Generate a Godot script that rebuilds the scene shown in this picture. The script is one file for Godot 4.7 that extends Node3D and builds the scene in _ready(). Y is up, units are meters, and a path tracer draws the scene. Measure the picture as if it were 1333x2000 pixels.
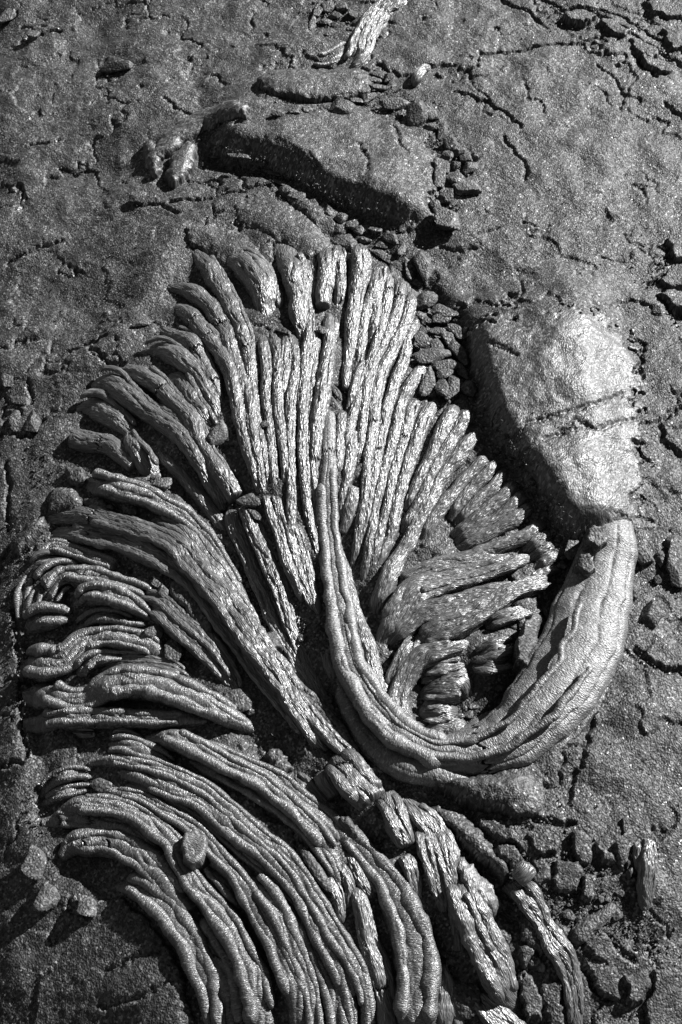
extends Node3D
# A field of ropy lava seen from standing height on a bright, low-sun day. Photograph pixels (1333 x 2000) were traced and are
# turned into points on the ground by casting the camera's ray onto the terrain; everything has its own place, size and thickness.

const CAM_Y := 2.2
const PITCH := 58.0
const FOV := 40.0
const SUN_FROM := Vector3(0.74, 0.61, -0.52)     # where the sunlight comes from

var cam_basis: Basis
var tan_v: float
var tan_h: float
var used := {}
var rng := RandomNumberGenerator.new()

var n_low := FastNoiseLite.new()
var n_mid := FastNoiseLite.new()
var n_fine := FastNoiseLite.new()
var n_cell := FastNoiseLite.new()

# terrain, as a coarse grid that is read with a smooth spline
const BX0 := -1.7
const BZ0 := -4.0
const BD := 0.02
const BNX := 171
const BNZ := 221
var base_h := PackedFloat32Array()

var m_ground: StandardMaterial3D
var m_field: StandardMaterial3D
var n_plate := FastNoiseLite.new()
var m_rope: StandardMaterial3D
var m_hair: StandardMaterial3D
var m_lobe: StandardMaterial3D
var m_skin: StandardMaterial3D
var m_rock: StandardMaterial3D
var tones := {}
var rocks: Array[ArrayMesh] = []

# ------------------------------------------------------------------ naming
func numbered(called: String) -> String:
	if not used.has(called):
		used[called] = 0
		return called
	used[called] += 1
	return "%s_%03d" % [called, used[called]]

func tag(o: Node, label: String, category: String, group := "", kind := "") -> void:
	if label: o.set_meta("label", label)
	if category: o.set_meta("category", category)
	if group: o.set_meta("group", group)
	if kind: o.set_meta("kind", kind)

const ONES := ["", "first", "second", "third", "fourth", "fifth", "sixth", "seventh", "eighth", "ninth", "tenth", "eleventh", "twelfth", "thirteenth", "fourteenth", "fifteenth", "sixteenth", "seventeenth", "eighteenth", "nineteenth"]
const TENS := ["", "", "twenty", "thirty", "forty", "fifty", "sixty"]
const TENTHS := ["", "", "twentieth", "thirtieth", "fortieth", "fiftieth", "sixtieth"]
func ordinal(n: int) -> String:
	if n < 20: return ONES[n]
	if n % 10 == 0: return TENTHS[n / 10]
	return TENS[n / 10] + "-" + ONES[n % 10]

# ------------------------------------------------------------------ from a pixel of the photograph to the ground
func ray(px: float, py: float) -> Vector3:
	var v := Vector3((px / 1333.0 - 0.5) * 2.0 * tan_h, (0.5 - py / 2000.0) * 2.0 * tan_v, -1.0)
	return cam_basis * v

func hit(px: float, py: float, h: float) -> Vector3:
	var d := ray(px, py)
	return Vector3(0, CAM_Y, 0) + d * ((h - CAM_Y) / d.y)

func on_ground(px: float, py: float, lift := 0.0) -> Vector3:
	var p := hit(px, py, 0.0)
	for k in 5:
		p = hit(px, py, base(p.x, p.z) + lift)
	return p

func per_px(p: Vector3) -> float:                  # metres for one photograph pixel at p
	var d := -(cam_basis.inverse() * (p - Vector3(0, CAM_Y, 0))).z
	return d * 2.0 * tan_h / 1333.0

# ------------------------------------------------------------------ terrain
func base(x: float, z: float) -> float:            # biquadratic spline
	var fx := clampf((x - BX0) / BD, 1.0, BNX - 2.01)
	var fz := clampf((z - BZ0) / BD, 1.0, BNZ - 2.01)
	var ix := int(fx + 0.5)
	var iz := int(fz + 0.5)
	var tx := fx - ix
	var tz := fz - iz
	var ax := 0.5 * (0.5 - tx) * (0.5 - tx)
	var cx := 0.5 * (0.5 + tx) * (0.5 + tx)
	var bx := 1.0 - ax - cx
	var az := 0.5 * (0.5 - tz) * (0.5 - tz)
	var cz := 0.5 * (0.5 + tz) * (0.5 + tz)
	var bz := 1.0 - az - cz
	var o := (iz - 1) * BNX + ix - 1
	var r := az * (base_h[o] * ax + base_h[o + 1] * bx + base_h[o + 2] * cx)
	o += BNX
	r += bz * (base_h[o] * ax + base_h[o + 1] * bx + base_h[o + 2] * cx)
	o += BNX
	return r + cz * (base_h[o] * ax + base_h[o + 1] * bx + base_h[o + 2] * cx)

func seg_dist(p: Vector2, a: Vector2, b: Vector2) -> float:
	var ab := b - a
	return p.distance_to(a + ab * clampf((p - a).dot(ab) / maxf(ab.length_squared(), 1e-9), 0.0, 1.0))

func flat_line(q: Array) -> PackedVector2Array:
	var r := PackedVector2Array()
	for k in range(0, q.size(), 2):
		var p := hit(q[k], q[k + 1], 0.03)
		r.append(Vector2(p.x, p.z))
	return r

# distance to a line, positive on the right of it for someone who walks it (on its left side negative)
func right_of(p: Vector2, q: PackedVector2Array) -> float:
	var d := 1e9
	var side := 1.0
	for e in q.size() - 1:
		var f := seg_dist(p, q[e], q[e + 1])
		if f < d - 1e-6:
			d = f
			var a := q[e + 1] - q[e]
			var b := p - q[e]
			side = 1.0 if a.x * b.y - a.y * b.x < 0.0 else -1.0
	return d * side

func swell(x: float, z: float) -> float:
	return n_low.get_noise_2d(x * 28.0, z * 28.0) * 0.0085 + n_low.get_noise_2d(x * 95.0 + 300.0, z * 95.0) * 0.0016

func build_base() -> void:
	# heights in centimetres over a lattice of the photograph: a broad swell that falls away to the left and towards the viewer
	var cols := [-400.0, -150.0, 100.0, 350.0, 600.0, 850.0, 1100.0, 1350.0, 1600.0]
	var table := [
		[-350.0, -18, -12, -6, -1, 2, 4, 4, 3, 0],
		[-100.0, -18, -12, -6, -1, 2, 4, 4, 3, 1],
		[150.0, -18, -12, -6, -1, 2, 4, 4, 3, 1],
		[400.0, -19, -13, -7, -1, 2, 4, 4, 2, 0],
		[650.0, -21, -14, -8, -2, 2, 1, 4, 2, -1],
		[900.0, -24, -17, -10, -2, 3, 1, 3, 1, -1],
		[1150.0, -27, -20, -12, -4, 0, 0, 1, 1, -1],
		[1400.0, -29, -22, -13, -6, -3, -1, 1, 1, -2],
		[1650.0, -31, -23, -14, -7, -4, -2, -1, -1, -4],
		[1900.0, -34, -25, -16, -10, -7, -6, -6, -6, -9],
		[2150.0, -40, -31, -23, -17, -14, -13, -13, -13, -16],
		[2500.0, -48, -40, -33, -27, -25, -24, -24, -24, -26]]
	var pts := PackedVector3Array()
	for row in table:
		for k in 9:
			pts.append(hit(cols[k], row[0], row[k + 1] * 0.01))
	# furrows: [depth cm, half width cm, then pixels]
	var furrows := [
		[2.6, 3.2, 430, 960, 520, 1150, 600, 1300, 680, 1420, 780, 1530, 950, 1590],
		[2.0, 2.6, 480, 1400, 620, 1530, 720, 1640, 800, 1750, 860, 1900, 890, 2050],
		[1.2, 1.6, 830, 580, 905, 720, 940, 820, 1000, 920, 1100, 1060],
		[2.4, 2.0, 420, 305, 560, 355, 650, 410, 740, 440],
		[3.0, 3.0, 1085, 1130, 1050, 1280, 960, 1410],
		[3.0, 6.0, 900, 1370, 880, 1400],
		[2.2, 1.6, 840, 1605, 895, 1655, 945, 1705, 985, 1740, 1015, 1770],
		[1.8, 2.0, 300, 880, 370, 960, 450, 1080, 520, 1210],
		[1.6, 2.2, 640, 470, 720, 480, 800, 545, 850, 600],
		[1.5, 3.0, 640, 1000, 700, 1150, 730, 1200],
		[-1.3, 4.2, 78, 830, 108, 742, 158, 680, 228, 612, 290, 540, 352, 452, 430, 398, 520, 358, 590, 352],
		[-0.7, 3.6, 36, 940, 18, 1080, 0, 1250, -5, 1420, 28, 1560, 66, 1690, 150, 1770],
		[1.6, 1.8, 20, 1080, 40, 1250, 45, 1400, 60, 1520]]
	var lines := []
	for f in furrows:
		var q := PackedVector2Array()
		for k in range(2, f.size(), 2):
			var p := hit(f[k], f[k + 1], 0.0)
			q.append(Vector2(p.x, p.z))
		lines.append(q)
	var cliff := flat_line([790, 500, 840, 552, 886, 604, 908, 652, 918, 715, 934, 775, 952, 832, 992, 900, 1040, 966, 1080, 1024, 1102, 1052])
	var crest := flat_line([1105, 560, 1150, 1045])
	var back := flat_line([900, 720, 1260, 610])
	var foot := flat_line([1060, 1036, 1260, 1030])
	var front := flat_line([393, 262, 430, 284, 500, 302, 548, 328, 590, 352, 640, 392, 690, 412, 740, 434, 800, 446, 846, 440])
	var dome_x := hit(622, 320, 0.03).x
	base_h.resize(BNX * BNZ)
	for j in BNZ:
		for i in BNX:
			var p := Vector2(BX0 + i * BD, BZ0 + j * BD)
			var s := 1e-7
			var t := -0.02e-7
			for c in pts:
				var d2 := (c.x - p.x) * (c.x - p.x) + (c.z - p.y) * (c.z - p.y)
				if d2 < 0.35:
					var w := exp(-d2 / 0.026)
					s += w
					t += w * c.y
			var h := t / s
			for k in lines.size():
				var q: PackedVector2Array = lines[k]
				var d := 1e9
				for e in q.size() - 1:
					d = minf(d, seg_dist(p, q[e], q[e + 1]))
				var wd: float = furrows[k][1] * 0.01
				if d < wd * 3.0:
					h -= furrows[k][0] * 0.01 * exp(-(d * d) / (wd * wd))
			var dc := right_of(p, cliff)
			if dc > 0.0:
				var fall := 1.0 - smoothstep(0.0, 0.115, right_of(p, crest))
				fall *= 1.0 - smoothstep(-0.04, 0.24, right_of(p, back))
				fall *= 1.0 - smoothstep(-0.03, 0.03, -right_of(p, foot))
				h += 0.052 * fall * smoothstep(0.0, 0.03, dc)
			var df := right_of(p, front)
			if df > 0.0 and df < 0.5:
				h += 0.040 * smoothstep(0.0, 0.03, df) * (1.0 - smoothstep(0.05, 0.30, df)) * (1.0 - smoothstep(0.16, 0.275, absf(p.x - dome_x)))
			base_h[j * BNX + i] = h

# ------------------------------------------------------------------ textures and materials
func noise_bytes(size: int, type: int, freq: float, octaves: int, seed_: int, ret := -1) -> PackedByteArray:
	var n := FastNoiseLite.new()
	n.noise_type = type
	n.seed = seed_
	n.frequency = freq
	n.fractal_octaves = octaves
	n.fractal_type = FastNoiseLite.FRACTAL_FBM if octaves > 1 else FastNoiseLite.FRACTAL_NONE
	if ret >= 0:
		n.cellular_return_type = ret
		n.cellular_jitter = 1.0
	var im := n.get_seamless_image(size, size, false, false, 0.1, true)
	im.convert(Image.FORMAT_L8)
	return im.get_data()

func gray_tex(size: int, data: PackedByteArray) -> ImageTexture:
	return ImageTexture.create_from_image(Image.create_from_data(size, size, false, Image.FORMAT_L8, data))

func make_materials() -> void:
	const S := 1024
	var a := noise_bytes(S, FastNoiseLite.TYPE_CELLULAR, 0.115, 1, 3, FastNoiseLite.RETURN_DISTANCE)
	var b := noise_bytes(S, FastNoiseLite.TYPE_SIMPLEX_SMOOTH, 0.09, 4, 5)
	var c := noise_bytes(S, FastNoiseLite.TYPE_CELLULAR, 0.125, 1, 9, FastNoiseLite.RETURN_CELL_VALUE)
	var d := noise_bytes(S, FastNoiseLite.TYPE_SIMPLEX_SMOOTH, 0.012, 4, 8)
	var grit := PackedByteArray()
	var tone := PackedByteArray()
	var fibre := PackedByteArray()
	var shine := PackedByteArray()
	var plain_tone := PackedByteArray()
	plain_tone.resize(S * S)
	var dull := PackedByteArray()
	dull.resize(S * S)
	var satin := PackedByteArray()
	satin.resize(S * S)
	grit.resize(S * S)
	tone.resize(S * S)
	fibre.resize(S * S)
	shine.resize(S * S)
	for i in S * S:
		var g := 255 - a[i]
		grit[i] = clampi(int(g * 0.28 + b[i] * 0.72), 0, 255)
		var cv := c[i]
		var t := 46 + int((d[i] - 128) * 0.14) + int((cv - 128) * 0.24)
		if cv > 246: t += 34
		elif cv > 222: t += 18
		tone[i] = clampi(t, 10, 255)
		plain_tone[i] = clampi(70 + int((d[i] - 128) * 0.14) + int((cv - 128) * 0.13) + (24 if cv > 240 else 0), 10, 255)
		fibre[i] = clampi(int(b[i] * 0.75 + cv * 0.25), 0, 255)
		shine[i] = 84 if cv > 190 else (104 if cv > 100 else 128)
		satin[i] = clampi(140 + int((d[i] - 128) * 0.25) - int((cv - 128) * 0.12), 90, 200)
		dull[i] = 84 if cv > 244 else (150 if cv > 110 else 178)
	var t_grit := gray_tex(S, grit)
	var t_tone := gray_tex(S, tone)
	var t_plain := gray_tex(S, plain_tone)
	var t_fibre := gray_tex(S, fibre)
	var t_dull := gray_tex(S, dull)
	var t_satin := gray_tex(S, satin)
	var t_shine := gray_tex(S, shine)
	m_ground = lava("gritty lava crust", t_tone, t_grit, t_dull, 0.2)
	m_ground.uv1_scale = Vector3(1 / 0.42, 1 / 0.42, 1)
	m_field = m_ground.duplicate()
	m_field.resource_name = "gritty lava field"
	m_field.vertex_color_use_as_albedo = true
	m_rope = lava("fibrous lava rope", t_plain, t_fibre, t_shine, 0.22)
	m_rope.uv1_scale = Vector3(1 / 1.5, 1 / 0.23, 1)
	m_hair = lava("cross-grained lava rope", t_plain, t_fibre, t_shine, 0.20)
	m_hair.uv1_scale = Vector3(1 / 0.17, 1 / 0.75, 1)
	m_lobe = lava("smooth brushed lava skin", t_plain, t_fibre, t_satin, 0.15)
	m_lobe.uv1_scale = Vector3(1 / 0.26, 1 / 0.6, 1)
	m_skin = lava("thin glassy lava skin", t_tone, t_grit, t_satin, 0.13)
	m_skin.albedo_color = Color(1.0, 1.0, 1.0)
	m_skin.metallic_specular = 0.6
	m_skin.uv1_scale = Vector3(1 / 0.5, 1 / 0.36, 1)
	m_rock = lava("broken lava rock", t_tone, t_grit, t_dull, 0.3)
	m_rock.uv1_triplanar = true
	m_rock.uv1_world_triplanar = true
	m_rock.uv1_scale = Vector3.ONE / 0.5

	for m in [m_rope, m_hair]:
		var kin := [m]
		for f in [0.88, 0.95]:
			var twin: StandardMaterial3D = m.duplicate()
			twin.albedo_color = Color(f, f, f)
			kin.append(twin)
		tones[m] = kin

func shine_is_dull(called: String) -> bool:
	return called.begins_with("gritty") or called.begins_with("broken")

func lava(called: String, tone: Texture2D, bump: Texture2D, shine: Texture2D, relief: float) -> StandardMaterial3D:
	var m := StandardMaterial3D.new()
	m.resource_name = called
	m.albedo_color = Color.WHITE
	m.albedo_texture = tone
	m.roughness = 1.0
	m.roughness_texture = shine
	m.roughness_texture_channel = BaseMaterial3D.TEXTURE_CHANNEL_RED
	m.metallic_specular = 0.5 if shine_is_dull(called) else 0.75
	m.heightmap_enabled = true
	m.heightmap_texture = bump
	m.heightmap_scale = relief
	return m

# ------------------------------------------------------------------ meshes
func mesh_of(v: PackedVector3Array, n: PackedVector3Array, uv: PackedVector2Array, ix: PackedInt32Array, m: Material, tint := PackedColorArray()) -> ArrayMesh:
	var arr := []
	arr.resize(Mesh.ARRAY_MAX)
	arr[Mesh.ARRAY_VERTEX] = v
	arr[Mesh.ARRAY_NORMAL] = n
	arr[Mesh.ARRAY_TEX_UV] = uv
	arr[Mesh.ARRAY_INDEX] = ix
	if tint.size() > 0: arr[Mesh.ARRAY_COLOR] = tint
	var me := ArrayMesh.new()
	me.add_surface_from_arrays(Mesh.PRIMITIVE_TRIANGLES, arr)
	me.surface_set_material(0, m)
	return me

func add_mesh(called: String, me: Mesh, parent: Node = null) -> MeshInstance3D:
	var o := MeshInstance3D.new()
	o.name = numbered(called) if parent == null else called
	o.mesh = me
	(self if parent == null else parent).add_child(o, true)
	return o

# a strand of lava swept along a traced line. pts: x, y, width in photograph pixels, again and again
func rope(called: String, label: String, group: String, pts: Array, opt := {}) -> void:
	var mat: Material = opt.get("mat", m_rope)
	var kin := mat
	if tones.has(mat): mat = tones[mat][rng.randi() % 3]
	var lift: float = opt.get("lift", 0.02)
	var flat: float = opt.get("flat", 0.84)
	var slim: float = opt.get("slim", 1.0)
	var cords: float = opt.get("cords", 2.6)
	var amp: float = opt.get("amp", 0.13)
	var cat: String = opt.get("cat", "lava rope")
	var rough_: float = opt.get("rough", 1.0)
	var seed_: float = rng.randf() * 900.0
	var c: Array[Vector4] = []                      # x, y, z, radius
	for k in range(0, pts.size(), 3):
		var g := on_ground(pts[k], pts[k + 1])
		var r: float = pts[k + 2] * 0.53 * slim * per_px(g)
		g = on_ground(pts[k], pts[k + 1], r * lift)
		c.append(Vector4(g.x, g.y, g.z, r))
	# resample
	var way: Array[Vector4] = []
	for k in c.size() - 1:
		var p0 := c[maxi(k - 1, 0)]
		var p1 := c[k]
		var p2 := c[k + 1]
		var p3 := c[mini(k + 2, c.size() - 1)]
		var len_ := Vector3(p1.x - p2.x, p1.y - p2.y, p1.z - p2.z).length()
		var steps := maxi(2, int(len_ / 0.0017))
		for s in steps:
			var t := float(s) / steps
			way.append(0.5 * ((2.0 * p1) + (p2 - p0) * t + (2.0 * p0 - 5.0 * p1 + 4.0 * p2 - p3) * t * t + (3.0 * p1 - p0 - 3.0 * p2 + p3) * t * t * t))
	way.append(c[-1])
	var n := way.size()
	var at := PackedFloat32Array()
	at.resize(n)
	for k in range(1, n):
		at[k] = at[k - 1] + Vector3(way[k].x - way[k - 1].x, way[k].y - way[k - 1].y, way[k].z - way[k - 1].z).length()
	var total := at[n - 1]
	var cuts := [0.0]
	for f in opt.get("cracks", []):
		cuts.append(f * total)
	cuts.append(total)
	var owner_: Node3D = null
	var extra: int = opt.get("strands", 0)
	if cuts.size() > 2 or extra > 0:
		owner_ = Node3D.new()
		owner_.name = numbered(called)
		owner_.position = Vector3(way[n / 2].x, way[n / 2].y, way[n / 2].z)
		add_child(owner_)
		tag(owner_, label, cat, group)
	var wide := 0.0
	for q in c: wide = maxf(wide, q.w)
	var na := clampi(int(wide * 4.6 / 0.0018), 14, 130)
	for part in cuts.size() - 1:
		var i0 := 0
		while i0 < n - 2 and at[i0] < cuts[part]: i0 += 1
		var i1 := n - 1
		while i1 > 1 and at[i1] > cuts[part + 1]: i1 -= 1
		if i1 - i0 < 3: continue
		var o := Vector3(way[(i0 + i1) / 2].x, way[(i0 + i1) / 2].y, way[(i0 + i1) / 2].z)
		var me := strand(way, at, i0, i1, part == 0, part == cuts.size() - 2, na, flat, cords, amp, seed_, mat, o, opt)
		if owner_:
			var s := add_mesh("rope_tip" if part == 0 else "rope_segment", me, owner_)
			s.position = o - owner_.position
		else:
			var s := add_mesh(called, me)
			s.position = o
			tag(s, label, cat, group)

	var bundle: bool = opt.has("bundle")
	var upto: float = opt.get("upto", 1.0)
	for e in extra:
		var sgn := -1.0 if e % 2 == 0 else 1.0
		var a := int(n * rng.randf_range(0.02, 0.22))
		var b := int(n * rng.randf_range(0.72, 0.97))
		var far := rng.randf_range(0.55, 0.85)
		var thin := rng.randf_range(0.2, 0.33)
		if bundle:
			far = rng.randf_range(0.50, 0.74)
			thin = rng.randf_range(0.36, 0.50)
			a = int(n * rng.randf_range(0.03, 0.14))
			b = int(n * rng.randf_range(0.86, 0.98))
		b = mini(b, int(n * upto))
		if e > 1:
			far = rng.randf_range(0.1, 0.45)
			thin = rng.randf_range(0.16, 0.25)
			a = int(n * rng.randf_range(0.05, 0.4))
			b = mini(n - 4, a + int(n * rng.randf_range(0.3, 0.55)))
		if b - a < 12: continue
		var side_way: Array[Vector4] = []
		var k2 := rng.randf() * 500.0
		for i in n:
			var q := way[i]
			var qa := way[maxi(i - 5, 0)]
			var qb := way[mini(i + 5, n - 1)]
			var sd := Vector3(qb.x - qa.x, 0.0, qb.z - qa.z).normalized().cross(Vector3.UP)
			var f := far + 0.13 * n_low.get_noise_2d(at[i] * 55.0, k2)
			var w := minf(q.w, 0.03)
			var r := w * thin * (1.0 + 0.35 * n_low.get_noise_2d(at[i] * 80.0, k2 + 50.0))
			var up := flat * sqrt(maxf(0.0, 1.0 - f * f)) * q.w - r * (0.25 if bundle else 0.45)
			side_way.append(Vector4(q.x + sd.x * sgn * f * q.w, q.y + up, q.z + sd.z * sgn * f * q.w, r))
		var o := Vector3(way[(a + b) / 2].x, way[(a + b) / 2].y, way[(a + b) / 2].z)
		var so := {"sink": 0.9, "rough": rough_}
		var sm := add_mesh("side_strand", strand(side_way, at, a, b, true, true, clampi(int(wide * thin * 4.6 / 0.0018), 9, 30), 0.85, 1.6, 0.12, seed_ + 31.0 * e, mat, o, so), owner_)
		sm.position = o - owner_.position

func strand(way: Array[Vector4], at: PackedFloat32Array, i0: int, i1: int, head: bool, tail: bool, na: int, flat: float, cords: float, amp: float, seed_: float, mat: Material, o: Vector3, opt: Dictionary) -> ArrayMesh:
	var rows := i1 - i0 + 1
	var v := PackedVector3Array()
	var nn := PackedVector3Array()
	var uv := PackedVector2Array()
	v.resize(rows * na)
	nn.resize(rows * na)
	uv.resize(rows * na)
	var twist: float = opt.get("twist", 0.0)
	var rough: float = opt.get("rough", 1.0)
	var sink: float = opt.get("sink", 0.75)
	var cross: bool = mat.resource_name != m_rope.resource_name and mat.resource_name != m_rock.resource_name and mat.resource_name != m_ground.resource_name
	var fx := 400.0 if cross else 95.0
	var fy := 100.0 if cross else 420.0
	var famp := (0.0005 if cross else 0.0009) * rough
	var mx := 90.0 if cross else 60.0
	var my := 110.0 if cross else 260.0
	var mamp := (0.035 if cross else 0.05) * rough
	var cosn := PackedFloat32Array()
	var sinn := PackedFloat32Array()
	for j in na:
		var th := deg_to_rad(-48.0 + 276.0 * j / (na - 1))
		cosn.append(cos(th))
		sinn.append(sin(th))
	var n0 := way.size()
	var s0 := at[i0]
	var s1 := at[i1]
	var n := way.size()
	var fade: float = opt.get("fade", 0.0)
	var wob_: float = opt.get("wob", 1.6)
	var fade_len: float = maxf(0.02, way[mini(i0 + 14, n0 - 1)].w * 4.6 * fade)
	var tfade: float = 0.0 if opt.has("cut_end") or opt.has("blunt") else fade
	tfade = opt.get("tail_fade", tfade)
	var tail_len: float = maxf(0.02, way[maxi(i1 - 14, 0)].w * 4.0 * tfade)
	var endr0: float = maxf(way[mini(i0 + 12, n - 1)].w * (1.7 if head else 0.0), 0.0028)
	var endr1: float = maxf(way[maxi(i1 - 12, 0)].w * (1.7 if tail else 0.0), 0.0028)
	if opt.has("cut_end"):
		endr1 = minf(endr1, 0.006)
	if opt.has("blunt"):
		endr0 = minf(endr0, 0.006)
		endr1 = minf(endr1, 0.006)
	for r in rows:
		var i := i0 + r
		var q := way[i]
		var qa := way[maxi(i - 4, 0)]
		var qb := way[mini(i + 4, n - 1)]
		var tn := Vector3(qb.x - qa.x, qb.y - qa.y, qb.z - qa.z).normalized()
		var sd := tn.cross(Vector3.UP).normalized()
		var up := sd.cross(tn)
		var s := at[i]
		var lump := 1.0 + 0.15 * rough * minf(1.0, 0.02 / q.w) * n_low.get_noise_2d(s * 55.0, seed_)
		var side := 0.24 * rough * minf(q.w, 0.02) * n_low.get_noise_2d(s * 42.0, seed_ + 40.0)
		var close := 1.0
		var e0 := (s - s0) / endr0
		var e1 := (s1 - s) / endr1
		var rag := 1.0
		if e0 < 1.0 and not (fade > 0.0 and head): close = minf(close, sqrt(maxf(0.02, 1.0 - (1.0 - e0) * (1.0 - e0))))
		if e1 < 1.0 and not (tfade > 0.0 and tail): close = minf(close, sqrt(maxf(0.02, 1.0 - (1.0 - e1) * (1.0 - e1))))
		if not head and e0 < 1.0 or not tail and e1 < 1.0: close = lerpf(0.86, 1.0, close)
		var rad := q.w * lump * close
		var cen := Vector3(q.x, q.y, q.z) + sd * side - up * (1.0 - close) * q.w * sink - o
		if fade > 0.0 and head:
			var ff := 1.0 - clampf((s - s0) / fade_len, 0.0, 1.0)
			cen -= Vector3.UP * (q.w * 1.15 * pow(ff, 1.35))
		if tfade > 0.0 and tail:
			var ff := 1.0 - clampf((s1 - s) / tail_len, 0.0, 1.0)
			cen -= Vector3.UP * (q.w * 1.15 * pow(ff, 1.35))
		var wob := n_low.get_noise_2d(s * 30.0, seed_ + 77.0) * wob_ + twist * s
		var wl := minf(q.w, 0.024)
		var fl := flat * pow(minf(1.0, 0.034 / q.w), 0.75)
		var deep := amp * (0.55 + 0.9 * n_low.get_noise_2d(s * 90.0, seed_ + 13.0))
		for j in na:
			var th := deg_to_rad(-48.0 + 276.0 * j / (na - 1))
			var arc := th * q.w
			var g := 1.0 - absf(sin(th * cords + wob))
			g = g * g * g
			var d := -g * maxf(deep, 0.0) * q.w
			d += n_fine.get_noise_2d(s * fx + seed_, arc * fy) * famp
			d += n_mid.get_noise_2d(s * mx + seed_ * 3.0, arc * my) * mamp * wl
			d += (rng.randf() - 0.5) * 0.0006
			var rr := rad + d * close
			var k := r * na + j
			var jag := 0.0
			if (not head and e0 < 3.0) or (not tail and e1 < 3.0): jag = 0.011 * n_mid.get_noise_2d(th * 14.0, seed_)
			v[k] = cen + tn * jag + sd * (rr * cosn[j]) + up * (rr * fl * sinn[j])
			uv[k] = Vector2(s + seed_ * 0.37, arc + seed_ * 0.11)
	# caps inside: the last rows are already drawn in towards the axis
	for r in rows:
		var ra := maxi(r - 1, 0) * na
		var rb := mini(r + 1, rows - 1) * na
		for j in na:
			var ja := maxi(j - 1, 0)
			var jb := mini(j + 1, na - 1)
			nn[r * na + j] = (v[rb + j] - v[ra + j]).cross(v[r * na + jb] - v[r * na + ja]).normalized()
	var ix := PackedInt32Array()
	ix.resize((rows - 1) * (na - 1) * 6 + (na - 2) * 6)
	var w := 0
	for r in rows - 1:
		for j in na - 1:
			var k := r * na + j
			ix[w] = k
			ix[w + 1] = k + 1
			ix[w + 2] = k + na
			ix[w + 3] = k + 1
			ix[w + 4] = k + na + 1
			ix[w + 5] = k + na
			w += 6
	for j in range(1, na - 1):                      # close the two ends
		ix[w] = 0
		ix[w + 1] = j + 1
		ix[w + 2] = j
		var z := (rows - 1) * na
		ix[w + 3] = z
		ix[w + 4] = z + j
		ix[w + 5] = z + j + 1
		w += 6
	return mesh_of(v, nn, uv, ix, mat)

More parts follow.
